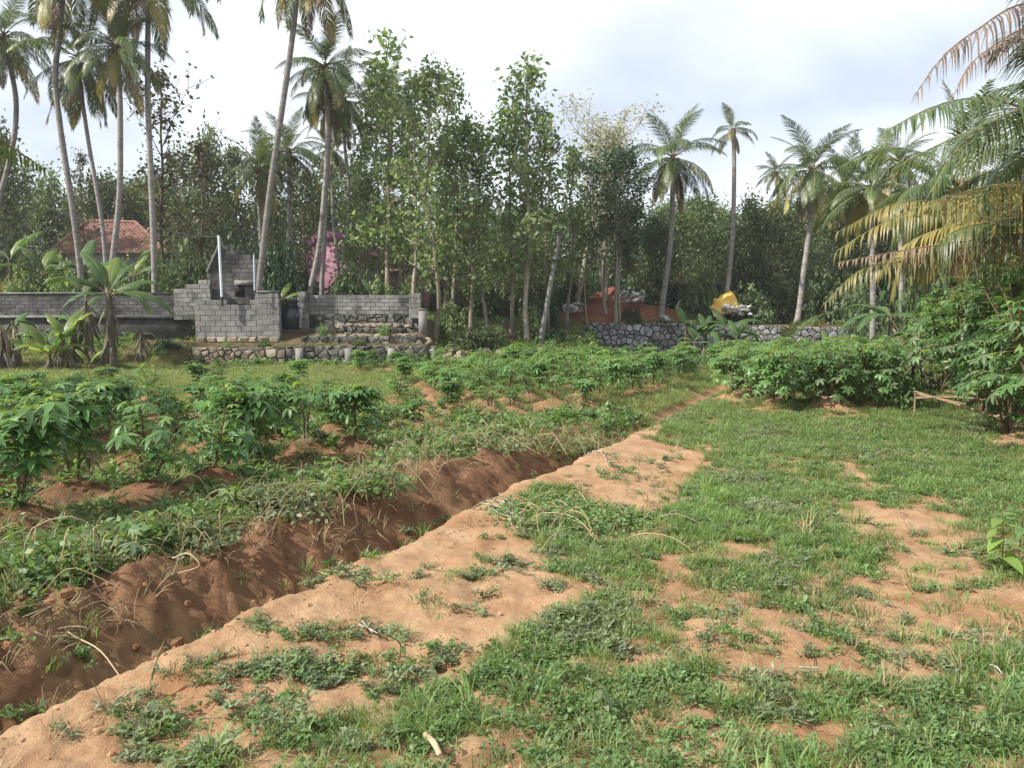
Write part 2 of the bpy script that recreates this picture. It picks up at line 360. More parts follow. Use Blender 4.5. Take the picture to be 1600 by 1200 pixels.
# ------------------------------------------------------------------ terrain
def ditch_s(x, y): return (-3.41 + 0.46 * y - x) * 0.908
mounds = []                                # (x, y, radius, height) filled by the planting plan
def terrain(x, y):
    x = np.asarray(x, float); y = np.asarray(y, float)
    near = smooth(60, 20, y)
    z = (fbm(x * 0.5, y * 0.5, 3) - 0.5) * 0.10 * near + (fbm(x * 2.3, y * 2.3, 5) - 0.5) * 0.07 * near
    z += (fbm(x * 9, y * 9, 7, 3) - 0.5) * 0.05 * smooth(16, 8, y) + (fbm(x * 27, y * 27, 8, 2) - 0.5) * 0.024 * smooth(9, 5, y)
    s = ditch_s(x, y)
    inrow = smooth(-1.0, 1.5, y) * smooth(27, 20, y)
    rag = (fbm(x * 2.6, y * 2.6, 9) - 0.5) * 0.15 + (fbm(x * 10, y * 10, 11, 2) - 0.5) * 0.10
    sr = s + rag * 0.8
    prof = np.interp(sr, [-0.9, -0.12, -0.02, 0.07, 0.16, 0.30, 0.45, 0.70, 0.95, 1.4, 2.2],
                     [0, 0.05, 0.02, -0.26, -0.37, -0.37, -0.24, -0.02, 0.13, 0.10, 0.0])
    deep = 1 - 0.62 * smooth(9.5, 13.0, y)
    rough = (fbm(x * 5, y * 5, 21) - 0.5) * 0.17 * smooth(0.3, 0.8, s) * smooth(2.2, 1.3, s) * smooth(14, 9, y)
    bankz = smooth(0.15, 0.4, s) * smooth(1.3, 0.9, s) * smooth(12, 8, y)
    rough = rough + bankz * ((fbm(x * 9, y * 9, 23, 3) - 0.5) * 0.08 + (fbm(x * 24, y * 24, 25, 2) - 0.5) * 0.06)
    z = z + (prof * deep + rough) * inrow
    # earth bank rising at the right edge
    z = z + smooth(7.4, 10.5, x - 0.16 * (y - 12)) * 0.9 * smooth(8, 11, y) * smooth(24, 17, y)
    for (mx, my, mr, mh) in mounds:
        q = (np.abs(x - mx) < mr * 2.2) & (np.abs(y - my) < mr * 2.2)
        if q.any():
            d2 = ((x[q] - mx) ** 2 + (y[q] - my) ** 2) / (mr * mr)
            z[q] = np.maximum(z[q], z[q] * 0.4 + mh * np.exp(-d2 * 1.5))
    # terraces behind the walls
    left_a = 1.05 * smooth(28.0, 33.6, y) + 1.0 * smooth(34.25, 34.5, y)
    left_b = 0.85 * smooth(32.6, 32.8, y) + 0.75 * smooth(32.9, 34.5, y) + 0.45 * smooth(35.0, 35.3, y)
    cen = 0.5 * smooth(31.5, 34, y) + 1.3 * smooth(34, 41, y)
    rgt = 1.75 * smooth(40.3, 40.7, y)
    wa = smooth(-13.2, -13.9, x)
    t = left_b * (1 - wa) + left_a * wa
    wc = smooth(-3.9, -3.0, x)
    t = t * (1 - wc) + cen * wc
    wr = smooth(3.9, 4.3, x)
    t = t * (1 - wr) + rgt * wr
    t = t + 0.035 * np.maximum(0, y - 44) + 6.5 * smooth(58, 95, y) + (fbm(x * 0.3, y * 0.3, 13) - 0.5) * 0.5 * smooth(36, 46, y)
    return z + t
def H(x, y): return float(terrain(np.array([x]), np.array([y]))[0])

def in_poly(px, py, poly):
    r = np.zeros(px.shape, bool); n = len(poly)
    for i in range(n):
        x1, y1 = poly[i]; x2, y2 = poly[(i + 1) % n]
        if y1 == y2: continue
        c = ((y1 > py) != (y2 > py)) & (px < (x2 - x1) * (py - y1) / (y2 - y1) + x1)
        r ^= c
    return r
SAND_STRIP = [(-400, 1330), (0, 1143), (200, 1040), (420, 932), (600, 850), (800, 762), (950, 700), (985, 683), (1110, 712), (1045, 790), (965, 822),
              (900, 772), (830, 770), (790, 800), (840, 860), (890, 905), (910, 950), (800, 1000), (720, 1060), (620, 1100), (500, 1130), (390, 1160), (260, 1230), (-100, 1500)]
BARE = [(1335, 732, 36, 10), (1360, 760, 45, 14), (1415, 828, 100, 38), (1465, 895, 90, 28), (1405, 955, 140, 32), (1290, 1028, 220, 36), (1160, 1000, 90, 38),
        (1470, 785, 34, 9), (1565, 955, 60, 34), (1520, 1062, 85, 26), (1290, 1165, 45, 32), (1012, 678, 26, 8), (1240, 800, 22, 7), (1225, 925, 40, 14),
        (1020, 765, 60, 22), (985, 828, 40, 22), (660, 1050, 60, 22), (560, 1095, 45, 20), (860, 940, 60, 26), (620, 1130, 40, 18), (985, 1040, 34, 12), (430, 1110, 60, 26),
        (1135, 1130, 36, 14), (1450, 985, 110, 30), (1230, 1050, 120, 26), (1380, 905, 50, 16), (1180, 870, 34, 12), (1060, 905, 30, 10), (930, 1030, 50, 14), (740, 1090, 40, 16), (1420, 1130, 50, 16), (1060, 1165, 40, 14), (700, 1170, 50, 16), (1350, 1010, 70, 22), (880, 1150, 26, 12), (830, 1050, 36, 14), (1590, 675, 45, 26), (1540, 1110, 50, 15), (1150, 630, 30, 10), (1300, 640, 40, 8), (1335, 642, 26, 7)]
WEEDY = [(560, 1060, 90, 26), (680, 1030, 50, 18), (430, 1130, 60, 20), (800, 960, 70, 18), (520, 915, 80, 20), (500, 985, 100, 22), (460, 1042, 90, 24), (255, 1150, 62, 46), (650, 965, 50, 20), (700, 905, 80, 14), (760, 885, 60, 16), (400, 1095, 60, 30),
         (840, 900, 70, 26), (610, 1010, 60, 18), (330, 1180, 60, 30), (860, 840, 80, 30), (740, 800, 40, 10), (960, 745, 40, 10), (1040, 728, 40, 10), (590, 870, 34, 8)]
def weedy(x, y):
    px, py = proj(x, y, 0.0)
    k = np.minimum(1, 5 / np.maximum(y, 1))
    qx = px + (fbm(x * 3, y * 3, 91) - 0.5) * 120 * k; qy = py + (fbm(x * 3, y * 3, 93) - 0.5) * 60 * k
    w = np.zeros(np.shape(x))
    for (ex, ey, rx, ry) in WEEDY:
        w = np.maximum(w, smooth(1.2, 0.3, ((qx - ex) / rx) ** 2 + ((qy - ey) / ry) ** 2))
    return w
def bare_mask(x, y):
    px, py = proj(x, y, 0.0)
    sc = 60.0 / np.maximum(y, 1.0)
    qx = px + (fbm(x * 2.2, y * 2.2, 31) - 0.5) * 190 * np.minimum(1, 5 / np.maximum(y, 1)) + (fbm(x * 9, y * 9, 33) - 0.5) * 60 * np.minimum(1, 5 / np.maximum(y, 1))
    qy = py + (fbm(x * 2.2, y * 2.2, 35) - 0.5) * 110 * np.minimum(1, 5 / np.maximum(y, 1)) + (fbm(x * 9, y * 9, 37) - 0.5) * 40 * np.minimum(1, 5 / np.maximum(y, 1))
    b = np.zeros(np.shape(x))
    b[in_poly(qx, qy, SAND_STRIP)] = 1
    for (ex, ey, rx, ry) in BARE:
        d = ((qx - ex) / rx) ** 2 + ((qy - ey) / ry) ** 2
        b = np.maximum(b, smooth(1.25, 0.8, d))
    s = ditch_s(x, y)
    # the lip of the path along the ditch is always bare; the ditch side too
    lip = smooth(-0.35, -0.1, s) * smooth(11.4, 10.3, y)
    b = np.maximum(b, lip * (s < 0.1))
    # scattered small bare spots in the grass
    b = np.maximum(b, 0.9 * smooth(0.60, 0.68, fbm(x * 1.3, y * 1.3, 41)) * smooth(13, 7, y))
    b = np.maximum(b, 0.8 * smooth(0.62, 0.70, fbm(x * 3.1, y * 3.1, 43)) * smooth(9, 5, y))
    return np.clip(b, 0, 1) * (s < 0.05) * (y < 40)
def soil_mask(x, y):
    """brown dug earth: ditch side and the planted field left of it, plus the mounds"""
    s = ditch_s(x, y)
    return smooth(0.02, 0.2, s) * smooth(31, 26, y)
def field_bare(x, y):
    """1 where the planted field shows earth, 0 where weeds grow"""
    s = ditch_s(x, y)
    n = fbm(x * 0.9, y * 0.9, 51)
    b = smooth(0.52, 0.40, n) * 0.75
    bank = smooth(0.25, 0.5, s) * smooth(1.25, 0.95, s) * smooth(13, 10, y)
    b = np.maximum(b, bank * smooth(0.66, 0.58, fbm(x * 2.0, y * 2.0, 53)))
    for (mx, my, mr, mh) in mounds:
        q = (np.abs(x - mx) < mr * 1.4) & (np.abs(y - my) < mr * 1.4)
        if q.any():
            d2 = ((x[q] - mx) ** 2 + (y[q] - my) ** 2) / (mr * mr)
            b[q] = np.maximum(b[q], smooth(1.0, 0.6, d2) * (0.9 if my < 8 else 0.45))
    return b * smooth(24, 15, y)

# ------------------------------------------------------------------ planting plan (mounds shape the ground)
plan = []                                   # (x, y, height, spread, kind, label, group)
near_list = [   # px, py of the stem foot, height, kind, label
    (28, 815, 1.12, 'tall', 'large dark cassava plant at the left edge, nearest the ditch'),
    (118, 770, 1.12, 'tall', 'broad-leaved cassava plant with spreading flat top at the left edge of field'),
    (232, 775, 0.80, 'mid', 'cassava plant standing in the shade beside a rounded brown mound'),
    (385, 722, 1.02, 'bushy', 'tall bushy dark cassava plant leafy down to the ground in mid field'),
    (478, 702, 0.92, 'thin', 'thin cassava plant with bare lower stems beside an orange earth mound'),
    (556, 700, 0.90, 'tall', 'cassava plant with two upright bare stems right of the orange mound'),
    (152, 866, 0.26, 'pale', 'small pale-leaved cassava seedling low on the ditch bank'),
    (205, 868, 0.22, 'pale', 'small pale cassava seedling with ribbed leaves next to dry curled vines'),
    (236, 850, 0.26, 'young', 'little bright yellow-green cassava shoot on the ditch bank'),
    (372, 800, 0.30, 'young', 'young bright cassava plant on the bank left of the vine heap'),
    (508, 742, 0.36, 'young', 'low bright-green cassava plant with open rosette behind the vine heap'),
    (60, 700, 1.0, 'tall', 'tall cassava plant at the left edge, behind the large dark ones'),
    (165, 690, 0.95, 'tall', 'cassava plant with wide drooping leaves in front of the dried banana clump'),
    (330, 690, 0.85, 'mid', 'cassava plant left of the tall bushy one, on shaded earth'),
    (435, 690, 0.9, 'bushy', 'leafy cassava plant just right of the tall bushy one'),
    (720, 668, 0.42, 'young', 'low bright cassava plant alone among weeds near the ditch'),
    (880, 655, 0.34, 'young', 'tiny yellow-green cassava shoot in the weeds beside the far ditch end'),
]
for (px, py, h, kind, lab) in near_list:
    g = G(px, py, 0.12)
    plan.append((g[0], g[1], h, kind, lab, 'cassava plants left of the ditch'))
    h *= 0.68
    plan[-1] = (g[0], g[1], h, kind, lab, plan[-1][5])
    if kind not in ('pale', 'young'): mounds.append((g[0], g[1], 0.46, 0.26))
prg = np.random.default_rng(5)
row_n = {}
ORD = ['first', 'second', 'third', 'fourth', 'fifth', 'sixth', 'seventh', 'eighth', 'ninth', 'tenth', 'eleventh', 'twelfth', 'thirteenth', 'fourteenth', 'fifteenth', 'sixteenth']
dvec = np.array([0.418, 0.908]); nvec = np.array([-0.908, 0.418])     # along and across the ditch
org = np.array([-3.41, 0.0])
for i in range(26):
    for j in range(44):
        sx = 1.75 + i * 0.92 + prg.normal(0, 0.10)
        t = j * 0.92 + (i % 2) * 0.45 + prg.normal(0, 0.13)
        p = org + dvec * t + nvec * sx
        x, y = p
        if y < 5.2 or y > 30: continue
        px, py = proj(x, y, 0.0)
        if px < (-600 if y < 11 else -130) or px > 1090: continue  # near rows run on past the left edge, added unseen to cast shade
        edge = 640 if y < 30 else 0
        # rough grass strip between the field and the walls on the left
        if px < 620 and y > 15.5 and not (px < 200 and y < 18) and prg.random() < 0.86: continue
        if px < 800 and y > 23 and prg.random() < 0.7: continue
        if px > 560 and sx < 3.3 and y < 15 and prg.random() < 0.75: continue     # weeds beside the ditch
        if y < 13 and px > 450 and prg.random() < 0.22: continue
        if prg.random() < 0.06: continue
        if any((x - q[0]) ** 2 + (y - q[1]) ** 2 < 0.5 for q in plan): continue
        h = prg.uniform(0.44, 0.70) if y < 12 else prg.uniform(0.36, 0.6)
        if px > 680 and y > 14: h = prg.uniform(0.5, 0.76)
        if px > 560 and y < 15: h *= prg.uniform(0.6, 0.85)
        if y < 9:
            lab = 'cassava plant in the nearest rows past the left edge, mostly unseen, shading the field'
        elif y < 15:
            lab = 'cassava plant on a mound in the middle rows of left field' if px < 560 else 'smaller cassava plant in the weedy middle rows close to the ditch'
        else:
            lab = 'scattered cassava plant in rough grass before the block wall' if px < 640 else 'cassava plant in the dense far rows before the grey stone wall'
        row_n[i] = row_n.get(i, 0) + (1 if px > 0 else 0)
        if y < 15 and px > 0 and i < 16 and row_n[i] <= 16:
            lab = 'cassava plant, %s from the near end of the %s row left of the ditch' % (ORD[row_n[i] - 1], ORD[i])
        plan.append((x, y, h, 'mid' if prg.random() < 0.6 else 'tall', lab, 'cassava plants left of the ditch'))
        mounds.append((x, y, prg.uniform(0.36, 0.48), prg.uniform(0.14, 0.27)))
n_left = len(plan)
for i in range(20):
    for j in range(18):
        y = 14.6 + i * 1.0 + prg.normal(0, 0.12)
        x = 4.0 + j * 1.0 + (i % 2) * 0.4 + prg.normal(0, 0.12)
        px, py = proj(x, y, 0.0)
        if x < 4.5 + 0.24 * (y - 16) or px > 1425 or y > 31: continue
        if prg.random() < 0.06: continue
        h = prg.uniform(0.62, 0.98) + 0.12 * (px > 1300)
        if y < 16.6:
            lab = 'full cassava bush in the front row right of the grassy path'
        else:
            lab = 'cassava bush in the dense block right of the grassy path'
        plan.append((x, y, h, 'full', lab, 'cassava bushes right of the path'))
        mounds.append((x, y, 0.42, 0.26))
n_right = len(plan) - n_left
fr = sorted([k for k in range(n_left, len(plan)) if 'front row' in plan[k][4]], key=lambda k: plan[k][0] / plan[k][1])
for q, k in enumerate(fr[:16]):
    plan[k] = plan[k][:4] + ('front-row cassava bush right of the grassy path, %s from the left' % ORD[q],) + plan[k][5:]

# ------------------------------------------------------------------ ground sheet
def ground_material():
    m, nt, ns, ls, out = new_mat('ground')
    pos = ns.new('ShaderNodeNewGeometry').outputs['Position']
    def noise(scale, detail=6, rough=0.6):
        n = ns.new('ShaderNodeTexNoise'); n.inputs['Scale'].default_value = scale; n.inputs['Detail'].default_value = detail
        n.inputs['Roughness'].default_value = rough; ls.new(pos, n.inputs['Vector']); return n.outputs[0]
    def attr(nm):
        a = ns.new('ShaderNodeAttribute'); a.attribute_name = nm; return a.outputs['Fac']
    def mix(f, a, b):
        x = ns.new('ShaderNodeMix'); x.data_type = 'RGBA'
        ls.new(f, x.inputs[0])
        for i, v in ((6, a), (7, b)):
            if isinstance(v, tuple): x.inputs[i].default_value = (*v, 1)
            else: ls.new(v, x.inputs[i])
        return x.outputs[2]
    def mrange(v, a, b):
        n = ns.new('ShaderNodeMapRange'); n.inputs[1].default_value = a; n.inputs[2].default_value = b; ls.new(v, n.inputs[0]); return n.outputs[0]
    r1 = ramp(ns, [(0.28, (0.23, 0.125, 0.066)), (0.5, (0.33, 0.21, 0.122)), (0.72, (0.415, 0.28, 0.172))])
    ls.new(noise(3.2, 8, 0.68), r1.inputs[0])
    speck = mix(mrange(noise(70, 3), 0.60, 0.72), r1.outputs[0], (0.15, 0.085, 0.05))
    sand = mix(mrange(noise(1.1, 4), 0.52, 0.68), speck, (0.27, 0.145, 0.076))
    r2 = ramp(ns, [(0.3, (0.085, 0.045, 0.027)), (0.5, (0.155, 0.083, 0.047)), (0.72, (0.235, 0.13, 0.074))])
    ls.new(noise(4.5, 8, 0.66), r2.inputs[0])
    r3 = ramp(ns, [(0.3, (0.13, 0.085, 0.045)), (0.5, (0.215, 0.135, 0.073)), (0.72, (0.31, 0.19, 0.105))])
    ls.new(noise(5.0, 6), r3.inputs[0])
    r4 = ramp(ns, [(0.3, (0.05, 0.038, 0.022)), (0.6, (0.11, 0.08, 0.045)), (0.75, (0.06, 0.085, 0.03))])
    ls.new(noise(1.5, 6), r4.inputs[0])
    base = mix(attr('bare'), r3.outputs[0], sand)
    base = mix(attr('soil'), base, r2.outputs[0])
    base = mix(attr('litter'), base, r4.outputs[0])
    p = ns.new('ShaderNodeBsdfPrincipled'); p.inputs['Roughness'].default_value = 0.95; p.inputs['Specular IOR Level'].default_value = 0.1
    ls.new(base, p.inputs['Base Color'])
    b1 = ns.new('ShaderNodeBump'); b1.inputs['Strength'].default_value = 0.8; b1.inputs['Distance'].default_value = 0.03
    ls.new(noise(22, 7, 0.7), b1.inputs['Height'])
    b2 = ns.new('ShaderNodeBump'); b2.inputs['Strength'].default_value = 0.5; b2.inputs['Distance'].default_value = 0.008
    ls.new(noise(130, 4, 0.7), b2.inputs['Height']); ls.new(b1.outputs[0], b2.inputs['Normal'])
    ls.new(b2.outputs[0], p.inputs['Normal'])
    ls.new(p.outputs[0], out.inputs[0])
    return m
M['ground'] = ground_material()
def build_ground():
    u = np.concatenate([np.linspace(-2.6, -0.80, 50)[:-1], np.linspace(-0.80, 0.80, 300)[:-1], np.linspace(0.80, 2.6, 50)])
    ys = [1.1]
    while ys[-1] < 30: ys.append(ys[-1] * 1.0078)
    while ys[-1] < 48: ys.append(ys[-1] + 0.16)
    while ys[-1] < 420: ys.append(ys[-1] * 1.035)
    ys = np.array(ys)
    # columns spread a little wider than the view at every distance
    X = u[None, :] * (ys[:, None] + 0.6); Y = np.repeat(ys[:, None], len(u), 1)
    x, y = X.ravel(), Y.ravel()
    z = terrain(x, y)
    nr, nc = X.shape
    i = np.arange(nr - 1)[:, None] * nc; j = np.arange(nc - 1)[None, :]
    Fa = np.stack([i + j, i + j + 1, i + nc + j + 1, i + nc + j], -1).reshape(-1, 4)
    V = np.stack([x, y, z], 1)
    # the rest of the plot, beside and behind the viewer
    gx = np.linspace(-60, 60, 41); gy = np.linspace(-60, 1.1, 21)
    bx, by = np.meshgrid(gx, gy)
    bz = np.full(bx.shape, -0.06)
    nb = bx.shape[1]
    i2 = np.arange(bx.shape[0] - 1)[:, None] * nb; j2 = np.arange(nb - 1)[None, :]
    F2 = np.stack([i2 + j2, i2 + j2 + 1, i2 + nb + j2 + 1, i2 + nb + j2], -1).reshape(-1, 4) + len(V)
    V2 = np.stack([bx.ravel(), by.ravel(), bz.ravel()], 1)
    me = npmesh('ground', np.vstack([V, V2]), np.vstack([Fa, F2]), M['ground'], smooth_=True)
    soil = soil_mask(x, y)
    bare = bare_mask(x, y)
    fb = field_bare(x, y)
    soil_v = soil * (0.30 + 0.70 * fb)
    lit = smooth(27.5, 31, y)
    # orange crumbly earth on the mounds in the open field
    bare_f = np.where(soil > 0.5, fb * smooth(8, 14, y) * 0.7, np.maximum(bare, in_poly(*proj(x, y), SAND_STRIP) * 1.0))
    soil_v = soil_v * (1 - 0.75 * smooth(8, 14, y) * (soil > 0.5) * fb)
    for nm, a, d in (('bare', bare_f, 0.0), ('soil', soil_v, 0.0), ('litter', lit, 0.0)):
        at = me.attributes.new(nm, 'FLOAT', 'POINT')
        at.data.foreach_set('value', np.concatenate([a, np.full(len(V2), d)]).astype(np.float32))
    o = link('ground', me); tag(o, kind='structure')
    return o
build_ground()

# ------------------------------------------------------------------ rubble and block walls
def chamfer_box(name, mat, seed, jit=0.0, bev=0.12, taper=True):
    """unit stone / block: box with bevelled edges and uneven corners (24 verts)"""
    rg = np.random.default_rng(seed)
    me = bpy.data.meshes.new(name)
    import bmesh
    bm = bmesh.new(); bmesh.ops.create_cube(bm, size=1.0)
    for v in bm.verts: v.co += Vector(rg.normal(0, jit, 3))
    bmesh.ops.bevel(bm, geom=bm.edges[:], offset=bev, segments=1, affect='EDGES')
    for v in bm.verts: v.co += Vector(rg.normal(0, jit * 0.35, 3))
    bm.to_mesh(me); bm.free(); me.materials.append(mat); return me
stone_meshes = {k: [chamfer_box('stone', M[k], s, 0.07, 0.2) for s in range(6)] for k in ('rubble_tan', 'rubble_dark', 'rubble_grey')}
block_meshes = {k: [chamfer_box('block', M[k], s, 0.008, 0.035) for s in range(3)] for k in ('block', 'block_dark', 'block_pale')}
rock_meshes = {k: [chamfer_box('rock', M[k], s + 40, 0.12, 0.24) for s in range(5)] for k in ('rock_white', 'rubble_tan', 'clod')}

def wall_frame(p0, p1):
    d = np.array([p1[0] - p0[0], p1[1] - p0[1]]); L = np.linalg.norm(d); return L, math.atan2(d[1], d[0])
def clip_half(poly, nx, nz, px, pz):
    """keep the part of a polygon on the near side of a line"""
    out = []
    for i in range(len(poly)):
        a, b = poly[i], poly[(i + 1) % len(poly)]
        da = (a[0] - px) * nx + (a[1] - pz) * nz; db = (b[0] - px) * nx + (b[1] - pz) * nz
        if da <= 0: out.append(a)
        if (da < 0) != (db < 0) and abs(da - db) > 1e-9:
            t = da / (da - db); out.append((a[0] + (b[0] - a[0]) * t, a[1] + (b[1] - a[1]) * t))
    return out
def stone_wall(name, label, cat, p0, p1, z0, z1, thick, mk, joint, sw=0.42, sh=0.29, seed=1, top_fn=None, face=-1, root=None, limit=300):
    """rubble wall from p0 to p1: a core of mortar with single stones set proud of its front face"""
    L, rz = wall_frame(p0, p1); rg = np.random.default_rng(seed)
    if root is None: root = empty(name, (p0[0], p0[1], z0), rz, label, cat)
    b = MB(); Hh = z1 - z0
    n = max(2, int(L / 1.0)); xs = np.linspace(0, L, n)
    for a in range(n - 1):
        ta = (top_fn((xs[a] + xs[a + 1]) / 2 / L) if top_fn else 1.0) * Hh - 0.03
        b.box(((xs[a] + xs[a + 1]) / 2, thick / 2 + 0.04, ta / 2 - 0.15), (xs[1] - xs[0], thick, ta + 0.3))
    b.build('mortar_core', M[joint], root)
    pts = []
    z = sh * 0.5; row = 0
    while z < Hh + sh * 0.4:
        x = -rg.uniform(0, sw)
        while x < L + sw:
            w = sw * rg.uniform(0.45, 1.55)
            pts.append((x + w / 2 + rg.normal(0, sw * 0.12), z + rg.normal(0, sh * 0.30))); x += w
        z += sh; row += 1
    cnt = 0
    P2 = np.array(pts)
    for (cx, cz) in P2:
        if not (0 < cx < L and cz < Hh + sh * 0.3): continue
        tp = (top_fn(min(1, max(0, cx / L))) if top_fn else 1.0) * Hh
        poly = [(cx - sw, cz - sh * 1.5), (cx + sw, cz - sh * 1.5), (cx + sw, cz + sh * 1.5), (cx - sw, cz + sh * 1.5)]
        d2 = (P2[:, 0] - cx) ** 2 + ((P2[:, 1] - cz)) ** 2
        for q in np.argsort(d2)[1:13]:
            poly = clip_half(poly, (P2[q, 0] - cx), (P2[q, 1] - cz), (cx + P2[q, 0]) / 2, (cz + P2[q, 1]) / 2)
        poly = clip_half(poly, 0, 1, cx, tp + rg.normal(0, 0.015)); poly = clip_half(poly, 0, -1, cx, -0.08)
        poly = clip_half(poly, 1, 0, L, cz); poly = clip_half(poly, -1, 0, 0, cz)
        if len(poly) < 3 or cnt >= limit: continue
        pa = np.array(poly); c = pa.mean(0); ext = np.ptp(pa, axis=0)
        if min(ext) < 0.06: continue
        pa = pa - c
        n = len(pa); r_in = 1 - 0.022 / (min(ext) / 2)
        depth = rg.uniform(0.03, 0.12); f2 = rg.uniform(0.84, 0.93); sl = rg.normal(0, 0.12, 2)
        V = []
        for sc_, yy in ((r_in, 0.06), (r_in, 0.0 - depth * 0.25), (f2 * r_in, -depth)):
            for p_ in pa: V.append((p_[0] * sc_, yy + (p_ @ sl) * (0.25 if yy < 0 else 0) + rg.normal(0, 0.006), p_[1] * sc_ + rg.normal(0, 0.004)))
        V.append((0, -depth - 0.012, 0)); Fq = []
        for lv in (0, 1):
            for k in range(n): Fq.append((lv * n + k, lv * n + (k + 1) % n, (lv + 1) * n + (k + 1) % n, (lv + 1) * n + k))
        me = bpy.data.meshes.new('stone')
        me.from_pydata(V, [], Fq + [(2 * n + k, 2 * n + (k + 1) % n, 3 * n) for k in range(n)]); me.materials.append(M[mk]); me.update()
        link('stone', me, root, (c[0], 0.05, c[1])); cnt += 1
    return root
def block_wall(root, x0, L, z0, rows, bh, bw, thick, mk, core_mat, y=0.0, cut=None, seed=1, core=True, rz=0.0):
    """coursed blocks: each block its own part, joints recessed to a mortar core"""
    rg = np.random.default_rng(seed)
    if core and cut is None:
        MB().box((x0 + L / 2, y + thick / 2, z0 + rows * bh / 2), (L - 0.02, thick - 0.03, rows * bh - 0.02)).build('mortar_core', M[core_mat], root)
    elif core:
        b = MB(); ca, sa = math.cos(rz), math.sin(rz)
        for r in range(rows):
            lo, hi = cut(r)
            if hi - lo > 0.1: b.box((x0 + (lo + hi) / 2 , y + thick / 2, z0 + (r + 0.5) * bh), (hi - lo - 0.02, thick - 0.03, bh - 0.001))
        b.build('mortar_core', M[core_mat], root)
    for r in range(rows):
        lo, hi = cut(r) if cut else (0, L)
        x = lo - (bw / 2 if r % 2 else 0)
        while x < hi - 0.03:
            a, e = max(lo, x), min(hi, x + bw)
            if e - a > 0.06:
                link('block', block_meshes[mk][rg.integers(3)], root, (x0 + (a + e) / 2, y + thick / 2 + rg.normal(0, 0.004), z0 + (r + 0.5) * bh),
                     (rg.normal(0, 0.004), rg.normal(0, 0.006), 0), (e - a - 0.016, thick, bh - 0.016))
            x += bw

def X(px, Y): return float(P(px, 500, Y)[0])
def Z(py, Y): return float(P(800, py, Y)[2])

# long block wall at the left, on a dark plinth with a ledge
YA = 34.0
xa0, xa1 = X(-60, YA), X(306, YA)
za_top, za_led = Z(457, YA), Z(493, YA)
wa = empty('block_wall', (xa0, YA, za_led), 0, 'long low weathered concrete block wall with pale coping behind the banana plants', 'wall')
rowsA = 6; bhA = (za_top - za_led - 0.06) / rowsA
block_wall(wa, 0, xa1 - xa0, 0, rowsA, bhA, 0.40, 0.2, 'block_dark', 'mortar', seed=3)
MB().box(((X(270, YA) - xa0) / 2, 0.1, za_top - za_led - 0.03), (X(270, YA) - xa0, 0.28, 0.06)).build('coping', M['coping'], wa)
MB().box(((xa1 - xa0) / 2, 0.02, -0.06), (xa1 - xa0, 0.5, 0.12)).build('ledge', M['plaster'], wa)
MB().box(((xa1 - xa0) / 2, 0.1, -0.12 - 0.9), (xa1 - xa0, 0.42, 1.8)).build('plinth', M['plinth'], wa)
# stepped end of that wall (the ruin's front), taller, lighter blocks
xs0 = X(272, YA - 0.3)
ws = empty('stepped_wall', (xs0, YA - 0.3, Z(500, YA)), 0, 'stepped unfinished grey block wall rising behind the pale metal pole', 'wall')
zs = Z(438, YA) - Z(500, YA)
rs = 9; bs = zs / rs
wS = X(330, YA - 0.3) - xs0
block_wall(ws, 0, wS, 0, rs, bs, 0.42, 0.2, 'block', 'mortar', cut=lambda r: (0.0 if r < 7 else 0.55 * (r - 6), wS), seed=5)
# gable wall that recedes from it: sloping verge at its left, blocks, top falling to the right
xg0 = X(326, YA + 0.1); xg1 = X(408, YA + 0.1)
wg = empty('gable_wall', (xg0, YA + 0.05, Z(475, YA)), R(3), 'ruined gable wall of grey blocks with sloping edges beside the metal pole', 'wall')
hg = Z(384, YA) - Z(475, YA); rg_ = 13; bg = hg / rg_; Lg = xg1 - xg0
def gcut(r):
    t = (r + 0.5) / rg_
    lo = 0.0 if t < 0.5 else (t - 0.5) * 2 * 0.55
    hi = Lg if t < 0.74 else Lg - (t - 0.74) / 0.26 * (Lg - 0.75)
    return lo, max(hi, lo + 0.2)
block_wall(wg, 0, Lg, 0, rg_, bg, 0.40, 0.2, 'block_dark', 'mortar', cut=gcut, seed=7)
MB().box((1.75, -0.1, Z(442, YA) - Z(475, YA)), (1.0, 0.3, 0.2)).build('lintel', M['plaster'], wg)
MB().box((1.40, -0.012, Z(452, YA) - Z(475, YA)), (0.42, 0.03, 0.62)).build('niche_shade', M['opening'], wg)  # flat dark panel, the shade of a recess put into its colour
b = MB(); b.tube([(0.02, -0.03, hg * 0.55), (0.3, -0.04, hg * 0.78), (0.58, -0.04, hg * 1.02)], [0.06, 0.06, 0.06], 6); b.build('verge', M['concrete'], wg)
# plastered front wall
YC = 33.3
xc0, xc1 = X(305, YC), X(437, YC)
wc = empty('block_wall', (xc0, YC, Z(533, YC)), 0, 'pale grey block wall on a row of tan stones left of the dark gate', 'wall')
hc = Z(476, YC) - Z(533, YC)
block_wall(wc, 0, xc1 - xc0, 0.16, 6, (hc - 0.16) / 6, 0.44, 0.3, 'block_pale', 'mortar', seed=9)
for k, (u_, n_) in enumerate(((0.25, 3), (2.6, 1))):
    for q in range(n_): link('block', block_meshes['block_pale'][q % 3], wc, (u_ + q * 0.45, 0.15, hc + 0.1), (0, 0, rng.normal(0, 0.05)), (0.43, 0.28, 0.2))
for k in range(8):
    link('stone', stone_meshes['rubble_tan'][k % 6], wc, (0.25 + k * 0.45, 0.08, 0.06), (0, 0, rng.normal(0, .1)), (0.44, 0.28, 0.24))
